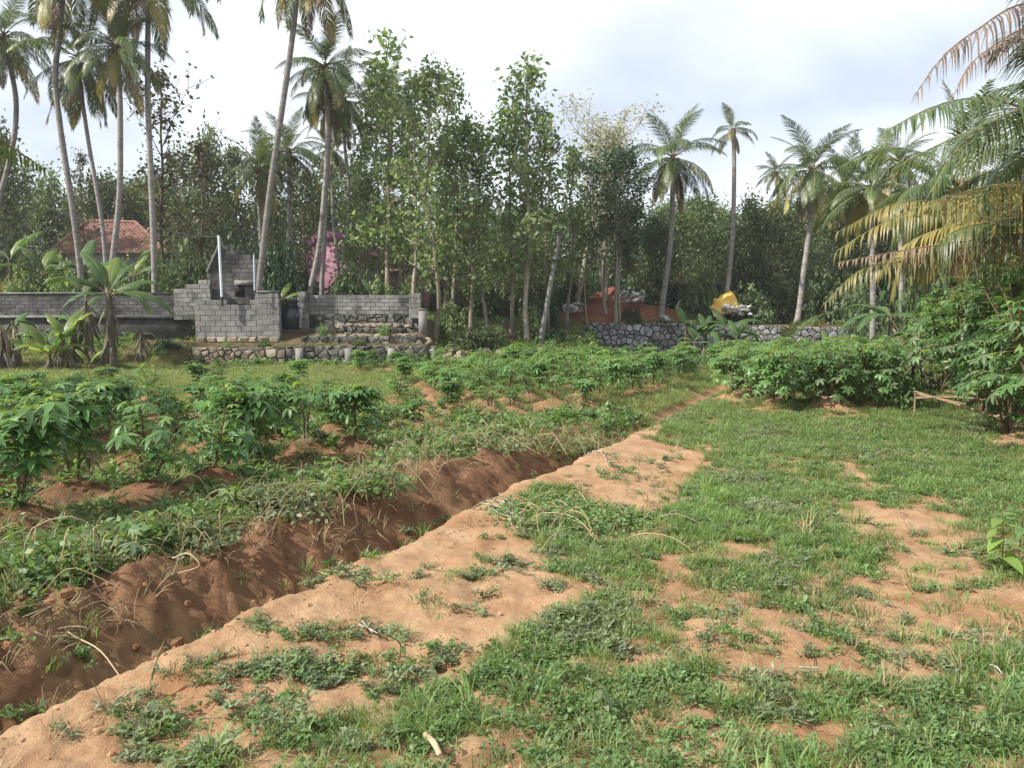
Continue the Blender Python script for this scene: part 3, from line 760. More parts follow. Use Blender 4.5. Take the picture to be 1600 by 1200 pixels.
# right leg of the plastered wall: taller pier beside the gate
pg = empty('gate_pier', (X(402, YC), YC - 0.03, Z(533, YC)), 0, 'tall grey block pier left of the gate at the foot of the leaning palm', 'gate pier')
hp = Z(457, YC) - Z(533, YC)
block_wall(pg, 0.01, X(436, YC) - X(402, YC), 0, 9, hp / 9, 0.46, 0.36, 'block_pale', 'mortar', y=0.02, seed=17)
MB().box((0.48, 0.2, hp + 0.035), (1.02, 0.42, 0.07)).build('cap', M['coping'], pg)

# gate
YG = 33.6
gx0, gx1 = X(438, YG), X(468, YG)
gz0, gz1 = Z(516, YG), Z(469, YG)
gt = empty('metal_gate', (gx0, YG, gz0), 0, 'narrow dark blue-black metal gate with pale spikes along the top', 'gate')
gw, gh = gx1 - gx0, gz1 - gz0
gate_panel = MB().box((gw / 2, 0.03, gh * 0.42), (gw - 0.1, 0.02, gh * 0.78)).build('panel', M['gate'], gt)
for x in (0.03, gw - 0.03): MB().box((x, 0.02, gh / 2), (0.05, 0.05, gh)).build('stile', M['gate'], gt)
for z in (0.03, gh * 0.42, gh * 0.81, gh - 0.04): MB().box((gw / 2, 0.0, z), (gw - 0.11, 0.04, 0.045)).build('rail', M['gate'], gt)
for k in range(9):
    x = 0.07 + k * (gw - 0.14) / 8
    MB().tube([(x, 0.02, gh * 0.81), (x, 0.02, gh + 0.03)], 0.010, 6).build('bar', M['gate'], gt)
    if k % 2 == 0 or True:
        MB().tube([(x, 0.02, gh + 0.03), (x, 0.02, gh + 0.10), (x, 0.02, gh + 0.17)], [0.02, 0.022, 0.002], 5).build('spike', M['gate_tip'], gt)
MB().tube([(gw - 0.1, -0.03, gh * 0.45), (gw - 0.1, -0.03, gh * 0.55)], 0.012, 6).build('handle', M['gate_tip'], gate_panel)

# block wall right of the gate, on a rubble base
YF = 34.6
xf0, xf1 = X(469, YF), X(641, YF)
zf0, zf1 = Z(491, YF), Z(461, YF)
wf = empty('block_wall', (xf0, YF, zf0), 0, 'concrete block wall on a rubble base right of the dark gate', 'wall')
rows = 5; bhF = (zf1 - zf0) / rows
block_wall(wf, 0.45, xf1 - xf0 - 0.45, 0, rows, bhF, 0.42, 0.2, 'block', 'mortar', seed=13)
hz = Z(456, YF) - Z(523, YF)
for k in range(8):
    link('block', block_meshes['block'][k % 3], wf, (0.22, -0.03, Z(523, YF) - zf0 + (k + 0.5) * hz / 8), (0, rng.normal(0, 0.01), 0), (0.46, 0.34, hz / 8 - 0.015))
stone_wall(None, None, None, (xf0, YF), (xf1, YF), Z(513, YF), zf0, 0.3, 'rubble_dark', 'plinth', 0.4, 0.26, 15, root=empty(
    'rubble_wall', (xf0 + 0.45, YF - 0.14, Z(513, YF)), 0, 'dark rubble stone base below the block wall right of gate', 'stone wall'))
# end pillars
pe = empty('end_pillar', (X(640, YF - 0.5), YF - 0.5, Z(498, YF)), 0, 'short pale block pillar at the right end of the block wall', 'pillar')
for k in range(5):
    link('block', block_meshes['block'][k % 3], pe, (0.24, 0.15, 0.12 + k * 0.22), None, (0.52, 0.3, 0.205))
pe2 = empty('end_pillar', (X(654, YF - 0.8), YF - 0.8, Z(530, YF)), 0, 'taller smooth concrete pillar just right of the pale block pillar', 'pillar')
hpe = Z(484, YF - 0.8) - Z(530, YF)
MB().box((0.17, 0.16, hpe / 2), (0.34, 0.32, hpe)).build('shaft', M['concrete'], pe2)
MB().box((0.17, 0.16, hpe + 0.03), (0.38, 0.36, 0.06)).build('cap', M['coping'], pe2)

# rubble terraces in front of it
stone_wall('rubble_step', 'upper step of loose tan rubble below the block wall', 'stone step', (X(485, 33.9), 33.9), (X(655, 33.9), 33.9), Z(519, 33.9) - 0.25, Z(511, 33.9), 0.3,
           'rubble_dark', 'plinth', 0.42, 0.22, 21)
stone_wall('rubble_step', 'lower step of broken pale rubble above the dark retaining wall', 'stone step', (X(470, 33.2), 33.2), (X(660, 33.2), 33.2), Z(533, 33.2) - 0.25, Z(525, 33.2), 0.3,
           'rubble_dark', 'plinth', 0.45, 0.24, 22)
rgr = np.random.default_rng(23)
for (lab, y0, pxa, pxb, pyc, n, gname) in (
        ('loose tan stone lying on the upper rubble step', 34.12, 525, 640, 508, 44, 'tan stones on the upper step'),
        ('loose pale stone lying on the lower rubble step', 33.45, 485, 655, 524, 46, 'pale stones on the lower step')):
    for k in range(n):
        px = rgr.uniform(pxa, pxb); y = y0 + rgr.uniform(0, 0.38)
        x = X(px, y); s = rgr.uniform(0.12, 0.30)
        z = Z(pyc + rgr.uniform(0.5, 2.5), y0) 
        o = link('loose_stone', rock_meshes['rubble_tan'][rgr.integers(5)], None, (x, y, z), tuple(rgr.uniform(-0.4, 0.4, 3)), (s * 1.3, s, s * 0.7))
        tag(o, lab, 'stone', gname)
# lower retaining wall: tan left end, dark right part with pale pilasters
YH = 32.3
stone_wall('retaining_wall', 'low tan rubble retaining wall left part beside the grass', 'stone wall', (X(298, YH), YH), (X(445, YH), YH), -0.1, Z(541, YH), 0.35, 'rubble_tan', 'joint_dark', 0.42, 0.25, 25,
           top_fn=lambda t: 0.96 + 0.04 * math.sin(t * 9))
wh = stone_wall('retaining_wall', 'low blackened rubble retaining wall with three pale pilasters', 'stone wall', (X(445, YH), YH), (X(668, YH), YH), -0.1, Z(540, YH), 0.35, 'rubble_dark', 'plinth', 0.45, 0.27, 26)
for px in (468, 545, 612):
    MB().box((X(px, YH) - X(445, YH), -0.12, 0.42), (0.3, 0.16, 0.84)).build('pilaster', M['concrete'], wh)
pst = empty('concrete_post', (X(677, 32.0), 32.0, -0.05), 0, 'short pale concrete post at the right end of the blackened retaining wall', 'post')
MB().box((0, 0, 0.4), (0.15, 0.15, 0.9)).build('shaft', M['concrete'], pst); MB().box((0, 0, 0.87), (0.18, 0.18, 0.04)).build('cap', M['coping'], pst)
for k, (px, y, h, lab) in enumerate(((734, 35.2, 0.85, 'slim pale concrete post among bushes below the teak trunks'), (784, 36.0, 0.6, 'broken stub of a concrete post right of the slim one'))):
    x = X(px, y); o = empty('concrete_post', (x, y, H(x, y) - 0.05), 0, lab, 'post')
    MB().tube([(0, 0, 0), (0.01, 0, h * 0.6), (0.03, 0.01, h + 0.2)], [0.075, 0.07, 0.065], 4).build('shaft', M['concrete'], o)
# rubble bank right of the retaining wall
for k in range(60):
    px = rgr.uniform(668, 850); y = rgr.uniform(32.6, 34.0); x = X(px, y); s = rgr.uniform(0.15, 0.4)
    o = link('loose_stone', rock_meshes['rubble_tan'][k % 5], None, (x, y, H(x, y) + s * 0.2), tuple(rgr.uniform(-0.5, 0.5, 3)), (s * 1.3, s, s * 0.75))
    tag(o, 'brown boulder in the tumbled bank under the teak trees', 'stone', 'boulders in the tumbled bank')

# long grey stone wall at the right
YS = 40.0
stone_wall('stone_wall', 'long grey random-rubble stone wall retaining the red earth', 'stone wall', (X(919, YS), YS), (X(1352, YS), YS), -0.1, Z(504, YS), 0.4,
           'rubble_grey', 'joint_dark', 0.375, 0.262, 31, top_fn=lambda t: 1.0 - 0.13 * smooth(0.2, 1.0, t))

# ------------------------------------------------------------------ coconut palms
def unit(v): return v / (np.linalg.norm(v, axis=-1, keepdims=True) + 1e-9)
def spline(pts, n):
    pts = np.asarray(pts, float); k = len(pts)
    if k == 2: return pts[0] + (pts[1] - pts[0]) * np.linspace(0, 1, n)[:, None]
    d = np.r_[0, np.cumsum(np.linalg.norm(np.diff(pts, axis=0), axis=1))]; d /= d[-1]
    t = np.linspace(0, 1, n)
    m = np.gradient(pts, d, axis=0)
    idx = np.clip(np.searchsorted(d, t, 'right') - 1, 0, k - 2)
    h = (d[idx + 1] - d[idx])[:, None]; s = ((t - d[idx]) / (d[idx + 1] - d[idx]))[:, None]
    h00 = 2 * s**3 - 3 * s**2 + 1; h10 = s**3 - 2 * s**2 + s; h01 = -2 * s**3 + 3 * s**2; h11 = s**3 - s**2
    return h00 * pts[idx] + h10 * h * m[idx] + h01 * pts[idx + 1] + h11 * h * m[idx + 1]
def frond_mesh(name, pts, n=46, L=0.85, w=0.045, droop=0.5, mats=('palm_leaf', 'rachis'), seed=0, seg=3, start=0.13, rr=0.032, missing=0.04, sweep=1.0):
    """a coconut frond: tapering midrib along pts with a row of drooping leaflets on each side"""
    rg = np.random.default_rng(seed)
    path = spline(pts, 24)
    tt = np.linspace(0, 1, 24)
    b = MB(); b.tube(path, rr * (1 - 0.85 * tt), 5, 1)
    b.M = [np.full(len(q), 1) for q in b.F]
    tan = unit(np.gradient(path, axis=0))
    Vs, Fs = [], []; cnt = 0
    for side in (-1, 1):
        t = np.linspace(start, 0.995, n) + rg.normal(0, 0.003, n)
        t = t[rg.random(n) > missing]; t = np.clip(t, 0, 1)
        k = len(t); f = t * 23; i0 = np.clip(f.astype(int), 0, 22); fr = (f - i0)[:, None]
        base = path[i0] * (1 - fr) + path[i0 + 1] * fr
        T = unit(tan[i0] * (1 - fr) + tan[i0 + 1] * fr)
        S = unit(np.cross(T, np.array([0, 0, 1.0]) + 0 * T)) * side
        N = np.cross(S, T) * side
        N = np.where(N[:, 2:3] < 0, -N, N)
        ang = (R(42) + R(18) * t)[:, None] * sweep
        d = unit(S * np.sin(np.pi / 2 - ang + 0.25) + T * np.sin(ang) * 0.9 + N * (0.32 - 0.35 * t[:, None]) + rg.normal(0, 0.06, (k, 3)))
        prof = np.clip(np.sin(np.pi * np.clip((t - start) / (1 - start), 0, 1) ** 0.75 * 0.86 + 0.30), 0.25, 1)
        ll = (L * prof * rg.uniform(0.85, 1.1, k))[:, None]
        p = base.copy(); cur = d.copy(); strip = []
        wv = unit(np.cross(cur, N))
        for q in range(seg + 1):
            ww = w * (0.55, 1.0, 0.75, 0.4, 0.1)[q if seg == 4 else min(q, 2)] if q < seg else w * 0.08
            strip.append((p - wv * ww / 2, p + wv * ww / 2))
            cur = unit(cur + np.array([0, 0, -1.0]) * droop * (0.35 + 0.5 * q) * rg.uniform(0.7, 1.3, (k, 1)))
            p = p + cur * ll / seg
        V = np.stack([x for pr in strip for x in pr], 1)            # k, 2(seg+1), 3
        m_ = 2 * (seg + 1)
        fa = np.array([[2 * q, 2 * q + 1, 2 * q + 3, 2 * q + 2] for q in range(seg)])
        F_ = (np.arange(k)[:, None, None] * m_ + fa[None]).reshape(-1, 4)
        b.add(V.reshape(-1, 3), F_, 0)
    return b.mesh(name, [M[mats[0]], M[mats[1]]])
def frond_path(elev, bend, L=4.2, side=0.0):
    """baked arc in the XZ plane: leaves at elevation elev, bends down by bend over its length"""
    n = 9; p = [np.zeros(3)]
    for i in range(n):
        a = elev - bend * ((i + 0.5) / n) ** 1.3
        p.append(p[-1] + np.array([math.cos(a), side * i / n, math.sin(a)]) * (L / n))
    return p
FR_ELEV = [82, 66, 50, 34, 18, 2, -16, -38, -62]
frond_lib = {}
for st, mats in (('g', ('palm_leaf', 'rachis')), ('y', ('palm_leaf_yellow', 'rachis')), ('d', ('palm_leaf_dry', 'rachis_dry'))):
    for i, e in enumerate(FR_ELEV):
        if st == 'd' and e > -10: continue
        if st == 'y' and (e > 20): continue
        for v in range(2):
            bend = R((24, 48, 72, 84, 84, 76, 60, 46, 26)[i] + (v * 12))
            frond_lib[(st, i, v)] = frond_mesh('frond', frond_path(R(e), bend, side=(0.10, -0.12)[v]), 74, 1.05, 0.042,
                                               (0.14, 0.22, 0.4, 0.6, 0.75, 0.8, 0.8, 0.8, 0.7)[i], mats, 100 + i * 7 + v)
nut = None
def nut_mesh():
    b = MB(); rg = np.random.default_rng(3)
    for k in range(7):
        a = k * 0.9; c = np.array([0.16 * math.cos(a), 0.16 * math.sin(a), -0.12 - 0.09 * (k % 3)])
        zz_ = np.array([-0.14, -0.10, 0.0, 0.10, 0.15]); rr_ = np.array([0.01, 0.09, 0.12, 0.08, 0.01])
        b.tube(c + np.stack([0 * zz_, 0 * zz_, zz_], 1), rr_, 8, 0, cap=False)
    b.tube([(0, 0, 0.2), (0.02, 0, -0.1)], 0.03, 5, 0)
    return b.mesh('coconut_cluster', M['coconut'], True)
nut = nut_mesh()
def coconut_palm(path_px, Y, label, R_px, n=24, trunk_px=8.0, seed=0, crown=None, dry=2, yellow=3, group='coconut palms', bark='palm_bark', lean_top=(0, 0), ylean=0.0, nuts=2, min_e=-45, name='coconut_palm'):
    rg = np.random.default_rng(seed)
    pts = [P(px, py, Y + ylean * (i / max(1, len(path_px) - 1))) for i, (px, py) in enumerate(path_px)]      # from the crown down
    last = pts[-1].copy(); gz = H(last[0], last[1])
    if last[2] > gz + 0.1: pts.append(np.array([last[0] + (last[0] - pts[-2][0]) * 0.3, last[1], gz - 0.15]))
    pts = pts[::-1]; base = pts[0]
    root = empty(name, tuple(base), 0, label, 'palm tree', group)
    loc = [p - base for p in pts]
    tr = spline(loc, 30); t = np.linspace(0, 1, 30)
    r0 = trunk_px * Y / FPX / 2 * 0.92
    rad = r0 * (1.12 - 0.22 * t) * (1 + 0.7 * np.exp(-t * 28)); rad[1::2] *= 1.03
    rad[-2:] *= 1.1
    b = MB(); b.tube(tr, rad, 10); b.build('trunk', M[bark], root, smooth_=True)
    top = tr[-1]
    Lf = R_px * Y / FPX * 1.2
    s = Lf / 4.2
    # fibrous heart of the crown with old leaf bases
    b = MB(); hr = r0 * 1.25
    b.tube([top + (0, 0, -0.45 * s), top + (0, 0, 0), top + (0, 0, 0.45 * s)], [r0 * 0.9, hr, hr * 0.4], 8)
    for k in range(14):
        a = k * 2.4; d = np.array([math.cos(a), math.sin(a), 0.0]); zz_ = -0.35 * s + 0.05 * k * s
        b.tube([top + (0, 0, zz_) + d * r0 * 0.8, top + (0, 0, zz_ + 0.12 * s) + d * (r0 + 0.25 * s), top + (0, 0, zz_ + 0.05 * s) + d * (r0 + 0.5 * s)], [0.06 * s, 0.045 * s, 0.015 * s], 5)
    b.build('crown_heart', M['palm_fibre'], root)
    for k in range(n):
        q = (k + 0.5) / n
        e = 84 - (84 - min_e) * q ** 0.9 + rg.normal(0, 5)
        idx = int(np.argmin([abs(e - v) for v in FR_ELEV]))
        st = 'g'
        if q > 1 - yellow / n and FR_ELEV[idx] <= 18: st = 'y'
        key = (st, idx, int(rg.integers(2)))
        a = k * 2.39996 + seed + rg.normal(0, 0.18)
        link('frond', frond_lib[key], root, tuple(top + np.array([0, 0, 0.25 * s * (1 - q)])), (rg.normal(0, 0.12), rg.normal(0, 0.07), a), s * rg.uniform(0.85, 1.1))
    for k in range(dry):
        o = link('dry_frond', frond_lib[('d', int(rg.integers(7, 9)), k % 2)], root, tuple(top + np.array([0, 0, -0.1 * s])), (0, 0, rg.uniform(0, 6.28)), s * rg.uniform(0.7, 0.95))
        o['label'] = 'brown dead frond hanging down'
    for k in range(nuts):
        a = rg.uniform(0, 6.28)
        link('coconut_cluster', nut, root, tuple(top + np.array([math.cos(a) * (r0 + 0.2 * s), math.sin(a) * (r0 + 0.2 * s), -0.25 * s])), None, s * 1.1)
    return root

coconut_palm([(6, 60), (15, 100), (25, 155), (24, 200), (10, 270), (-6, 330), (-20, 440)], 38, 'leftmost tall coconut palm, trunk curving out of the left edge', 78, 24, 8.0, 1, dry=3)
coconut_palm([(102, -48), (92, 60), (86, 120), (93, 190), (108, 290), (122, 390), (128, 450)], 36.5, 'second tall coconut palm from the left, trunk bowed right, crown cut by the frame top', 115, 24, 9.0, 2, yellow=5)
coconut_palm([(122, 95), (128, 150), (138, 220), (150, 290), (163, 380), (166, 450)], 38, 'slimmer coconut palm between the bowed trunk and the banana, dark hanging crown', 88, 24, 6.5, 3, dry=4, min_e=-60)
coconut_palm([(183, 78), (187, 140), (188, 220), (187, 300), (178, 390), (168, 470)], 35.5, 'coconut palm with bright green upright crown rising directly behind the banana plant', 80, 26, 9.0, 4)
coconut_palm([(234, -52), (231, 60), (231, 150), (236, 280), (240, 380), (242, 450)], 36.5, 'straightest coconut palm at left with vertical trunk and fronds hanging right', 120, 22, 9.0, 5, yellow=4, dry=3)
coconut_palm([(470, -85), (459, 40), (443, 155), (425, 275), (410, 400), (401, 485), (399, 520)], 33.6, 'tall leaning coconut palm in front of the gate pier, crown cut by frame top', 118, 20, 10.0, 6, dry=4, min_e=-60)
coconut_palm([(508, 108), (511, 160), (511, 230), (506, 310), (496, 400), (484, 458)], 37, 'coconut palm with full crown right of the tall leaning one', 76, 26, 8.0, 7, dry=4, min_e=-60)
coconut_palm([(513, 165), (513, 240), (509, 310), (506, 400), (503, 440)], 38.5, 'upright grey trunked palm half hidden behind the full-crowned one', 52, 18, 7.0, 8)
coconut_palm([(536, 160), (538, 220), (545, 290), (544, 350), (537, 400)], 42, 'coconut palm with drooping yellow-tipped crown just behind, to the right of the full-crowned one', 66, 24, 5.5, 9, dry=4, yellow=5, min_e=-55)
coconut_palm([(516, 235), (519, 300), (521, 350), (527, 395), (530, 430)], 43, 'shorter palm with bent trunk in front of the pink house', 42, 18, 5.0, 10)
coconut_palm([(404, 268), (406, 330), (410, 420)], 46, 'short dark palm behind the leaning trunk, left of it', 60, 26, 8.0, 11, dry=1)
coconut_palm([(452, 240), (452, 320), (450, 430)], 48, 'short dark palm behind the leaning trunk, right of it', 64, 26, 8.0, 12, dry=1, yellow=4)
coconut_palm([(1051, 250), (1051, 300), (1050, 345), (1044, 410), (1037, 460), (1031, 505)], 42, 'coconut palm with large dark crown above the red earth mound', 76, 26, 9.0, 13, dry=3, min_e=-40)
coconut_palm([(1146, 205), (1147, 250), (1146, 330), (1143, 390), (1138, 440), (1130, 500)], 43, 'thin tall palm with tiny ragged crown beside the yellow tarpaulin', 38, 12, 7.5, 14, dry=3, yellow=4, nuts=0, min_e=-20)
coconut_palm([(1268, 270), (1268, 310), (1263, 370), (1255, 430), (1246, 500)], 42, 'coconut palm with windswept crown and curved grey trunk right of the tarpaulin', 76, 26, 8.5, 15, dry=2, yellow=5)
coconut_palm([(1214, 272), (1216, 330), (1218, 420)], 56, 'small far coconut palm peeking over the dense trees', 36, 18, 4.0, 16, dry=0, nuts=0)
coconut_palm([(1318, 300), (1306, 380), (1292, 430), (1280, 480)], 46, 'slanting palm between the windswept palm and the near fronds', 72, 24, 6.0, 17, dry=2)
coconut_palm([(1405, 258), (1406, 330), (1408, 460)], 40, 'bright spiky palm behind the near hanging fronds', 62, 26, 7.0, 18, dry=1)
coconut_palm([(1360, 300), (1362, 360), (1364, 470)], 34, 'bushy palm filling the gap left of the near hanging fronds', 84, 24, 9.0, 19, dry=1, yellow=6)
coconut_palm([(1160, 400), (1160, 460)], 58, 'low far palm above the tarpaulin', 44, 16, 6.0, 20, dry=0, nuts=0)
coconut_palm([(975, 395), (978, 470)], 60, 'far low palm behind the dark tree', 42, 16, 6.0, 21, dry=0, nuts=0)
coconut_palm([(610, 150), (612, 200), (600, 330), (594, 440)], 47, 'coconut palm crown mixed into the tall teak top', 52, 22, 6.0, 22, dry=2)

# the near palm at the right: trunk outside the picture, its fronds hang in
def near_frond(root, base, pts_px, label, mats, n, L, w, droop, seed, missing=0.05, sweep=1.0, seg=4, rr=0.03, start=0.1, name='frond'):
    pts = [np.asarray(base)] + [P(px, py, Y) for px, py, Y in pts_px]
    o = link(name, frond_mesh(name, [p - np.array(root.location) for p in pts], int(n * 1.5), L, w * 0.85, droop, mats, seed, seg=seg, missing=missing, sweep=sweep, rr=rr, start=start), root)
    if label: o['label'] = label
    return o
nb = P(1740, 250, 11.5); nbase = np.array([nb[0] + 0.2, 11.6, H(nb[0] + 0.2, 11.6)])
npalm = empty('coconut_palm', tuple(nbase), 0, 'near coconut palm at the right edge, trunk outside the frame, long fronds hanging in', 'palm tree', 'coconut palms')
bb = MB(); bb.tube(spline([np.zeros(3), np.array([0.05, 0, 1.2]), nb - nbase], 16), np.linspace(0.24, 0.17, 16), 12); bb.build('trunk', M['palm_bark'], npalm, smooth_=True)
bb = MB(); bb.tube([nb - nbase + (0, 0, -0.5), nb - nbase, nb - nbase + (0, 0, 0.7)], [0.18, 0.26, 0.1], 10); bb.build('crown_heart', M['palm_fibre'], npalm)
PL, PY, PD = ('palm_leaf', 'rachis'), ('palm_leaf_yellow', 'rachis'), ('palm_leaf_dry', 'rachis_dry')
PB = ('palm_leaf_bronze', 'rachis_dry')
near_frond(npalm, nb + (0, 0, .5), [(1680, 40, 10.3), (1600, 6, 9.8), (1530, 44, 9.4), (1470, 92, 9.1), (1432, 145, 9.0)], 'bronze dying frond arching in at the top right corner', PB, 64, 0.85, 0.028, 1.0, 201, 0.25)
near_frond(npalm, nb + (0, 0, .5), [(1690, 60, 10.9), (1620, 40, 10.4), (1560, 66, 10.0), (1510, 110, 9.8), (1490, 150, 9.8)], 'shorter bronze frond under the long one', PB, 56, 0.8, 0.028, 0.9, 218, 0.2)
near_frond(npalm, nb + (0, 0, .4), [(1680, 190, 10.5), (1600, 168, 9.8), (1530, 153, 9.4), (1450, 170, 9.0), (1378, 208, 8.8)], 'long green frond arching left below the bronze one', PL, 72, 1.25, 0.04, 0.38, 202)
near_frond(npalm, nb, [(1690, 285, 10.5), (1600, 284, 10.0), (1520, 297, 9.6), (1420, 330, 9.3), (1345, 368, 9.2), (1308, 392, 9.2)], 'yellowing frond with long hanging leaflets', PY, 74, 0.88, 0.034, 0.85, 203)
near_frond(npalm, nb + (0, 0, -.1), [(1690, 330, 11.5), (1600, 300, 11.4), (1480, 315, 11.2), (1400, 318, 11), (1310, 362, 11)], 'pale frond behind the yellowing one', PY, 56, 0.7, 0.036, 0.9, 204)
near_frond(npalm, nb + (0, 0, -.3), [(1660, 352, 11), (1540, 372, 10.8), (1420, 390, 10.6), (1310, 410, 10.5)], 'brown dead frond hanging low', PD, 60, 0.5, 0.035, 1.2, 205, 0.1, name='dry_frond')
near_frond(npalm, nb + (0, 0, -.3), [(1680, 395, 11.8), (1560, 385, 11.6), (1420, 400, 11.4), (1340, 425, 11.2), (1290, 472, 11.1)], 'lowest yellow frond drooping towards the banana leaves', PY, 62, 0.78, 0.034, 1.1, 206)
near_frond(npalm, nb + (0, 0, -.2), [(1650, 330, 11.2), (1560, 345, 10.9), (1480, 368, 10.7), (1440, 410, 10.7), (1425, 465, 10.8)], 'grey-green frond bending down behind the cassava', PL, 54, 0.8, 0.036, 0.9, 207)
near_frond(npalm, nb + (0, 0, .6), [(1680, 120, 12), (1620, 80, 12.2), (1580, 60, 12.4), (1545, 90, 12.6)], None, PL, 64, 1.1, 0.04, 0.35, 208)
near_frond(npalm, nb + (0, 0, .5), [(1660, 210, 12.6), (1580, 190, 12.9), (1480, 220, 13), (1400, 260, 13.2)], None, PL, 66, 1.15, 0.04, 0.4, 209)
near_frond(npalm, nb + (0, 0, .3), [(1660, 250, 13), (1570, 230, 13.4), (1460, 260, 13.7), (1345, 245, 13.9), (1290, 275, 14)], 'green frond reaching farthest left towards the windswept palm', PL, 66, 1.0, 0.04, 0.5, 210)
near_frond(npalm, nb + (0, 0, .3), [(1700, 200, 11), (1630, 170, 10.6), (1560, 185, 10.2), (1490, 240, 10.0), (1455, 300, 10)], None, PL, 66, 1.15, 0.038, 0.4, 211)
near_frond(npalm, nb + (0, 0, .1), [(1680, 240, 12.5), (1590, 255, 12.4), (1500, 290, 12.4), (1430, 350, 12.4)], None, PL, 62, 1.1, 0.04, 0.5, 212)
near_frond(npalm, nb + (0, 0, .1), [(1700, 290, 13), (1600, 320, 13.2), (1500, 370, 13.4), (1470, 430, 13.5)], None, PL, 56, 0.85, 0.04, 0.9, 213)
for k, (pp, ss, mm) in enumerate(([[(1690, 215, 12), (1610, 200, 12), (1530, 225, 12), (1450, 285, 12)], 1.1, PL], [[(1680, 265, 14), (1590, 270, 14.2), (1490, 310, 14.4), (1400, 375, 14.6)], 1.0, PL],
                                  [[(1690, 170, 13), (1620, 130, 13.2), (1560, 140, 13.4), (1500, 185, 13.6)], 1.1, PL], [[(1680, 300, 12.6), (1580, 335, 12.7), (1520, 390, 12.8), (1500, 440, 12.8)], 0.9, PY],
                                  [[(1680, 225, 10.8), (1610, 235, 10.5), (1560, 280, 10.3), (1540, 330, 10.3)], 1.1, PL], [[(1690, 320, 12), (1600, 350, 12), (1500, 350, 12), (1420, 380, 12), (1370, 430, 12)], 0.85, PY],
                                  [[(1700, 130, 12.5), (1650, 60, 12.6), (1620, 30, 12.8), (1590, 50, 13)], 1.0, PL])):
    near_frond(npalm, nb + (0, 0, .3), pp, None, mm, 64, ss, 0.04, 0.45, 240 + k)
near_frond(npalm, nb + (0, 0, .7), [(1735, 100, 11.5), (1760, 20, 11.5), (1790, -60, 11.4)], None, PL, 50, 0.8, 0.04, 0.3, 214)
near_frond(npalm, nb + (0, 0, .7), [(1700, 140, 11.3), (1640, 60, 11.3), (1600, -20, 11.4), (1560, -60, 11.5)], None, PL, 50, 0.8, 0.04, 0.4, 215)
near_frond(npalm, nb + (0, 0, .3), [(1850, 180, 11), (1950, 200, 10.5), (2060, 300, 10)], None, PL, 50, 0.8, 0.04, 0.7, 216)
near_frond(npalm, nb + (0, 0, .1), [(1850, 260, 12.5), (1950, 300, 13.5), (2040, 400, 14)], None, PL, 50, 0.8, 0.04, 0.7, 217)
# second young palm just behind it
p2 = coconut_palm([(1500, 300), (1498, 380), (1494, 470), (1492, 560)], 17.5, 'young palm with fibrous stub trunk standing in the tall cassava', 150, 20, 22.0, 31, dry=2, yellow=5, nuts=0, bark='palm_fibre')
# palm just outside the left edge, a few frond tips reach in
lb = P(-230, 250, 11); lbase = np.array([lb[0], 11, H(lb[0], 11)])
lpalm = empty('coconut_palm', tuple(lbase), 0, 'near coconut palm beyond the left edge, only a yellow-green frond tip showing', 'palm tree', 'coconut palms')
bb = MB(); bb.tube([(0, 0, -0.1), (0.05, 0, 2), lb - lbase], [0.2, 0.17, 0.15], 10); bb.build('trunk', M['palm_bark'], lpalm, smooth_=True)
near_frond(lpalm, lb, [(-150, 260, 10.6), (-70, 330, 10.3), (-20, 385, 10.2), (2, 445, 10.2)], None, PY, 46, 0.55, 0.04, 0.9, 221)
near_frond(lpalm, lb, [(-160, 210, 11.2), (-80, 250, 11.6), (-40, 320, 12)], None, PL, 46, 0.8, 0.045, 0.8, 222)
for k, (dx, dy, dz) in enumerate(((-1.8, 1.2, 1.0), (-2, -1.6, 0.6), (0.3, -2.2, 0.8), (0.6, 2.0, 0.9), (-0.6, 0.4, 1.9), (-2.6, 0, -.4))):
    e = lb + np.array([dx, dy, dz])
    pth = [lb - lbase, (lb + e) / 2 + (0, 0, .5) - lbase, e + np.array([dx, dy, -.8]) * 0.5 - lbase]
    link('frond', frond_mesh('frond', pth, 40, 0.8, 0.05, 0.6, PL, 230 + k), lpalm)
# young trunkless palm before the stone wall
yp = P(1218, 545, 38); yz = H(yp[0], 38)
ypalm = empty('young_palm', (yp[0], 38, yz), 0, 'young trunkless palm with dark spreading fronds before the stone wall', 'palm tree')
for k in range(12):
    link('frond', frond_lib[('g', int(1 + k // 3), k % 2)], ypalm, (0, 0, 0.15), (0, 0, k * 2.4), rng.uniform(0.55, 0.75))
MB().tube([(0, 0, -0.1), (0, 0, 0.4)], [0.14, 0.1], 8).build('trunk', M['palm_fibre'], ypalm)

# ------------------------------------------------------------------ broad-leaved trees
def leaves(centers, n_per, sigma, size, rg, aspect=0.55, droop=0.35, flat=0.6):
    """single leaves (folded four-point blades) scattered round twig points"""
    c = np.repeat(np.asarray(centers), n_per, axis=0)
    k = len(c)
    p = c + rg.normal(0, 1, (k, 3)) * np.asarray(sigma)
    a = rg.uniform(0, 2 * np.pi, k)
    d = np.stack([np.cos(a), np.sin(a), rg.normal(-droop, 0.4, k)], 1); d = unit(d)
    nrm = rg.normal(0, 1, (k, 3)) * (1 - flat) + np.array([0, 0, 1.0]) * flat + 0.15 * rg.normal(0, 1, (k, 3))
    s = unit(np.cross(d, nrm)); up = np.cross(s, d)
    L = size * rg.uniform(0.6, 1.25, k)[:, None]; W = L * aspect / 2
    v0 = p; v1 = p + d * L * 0.45 + s * W + up * L * 0.06; v2 = p + d * L; v3 = p + d * L * 0.45 - s * W + up * L * 0.06
    V = np.stack([v0, v1, v2, v3], 1).reshape(-1, 3)
    return V, np.arange(4 * k).reshape(-1, 4)
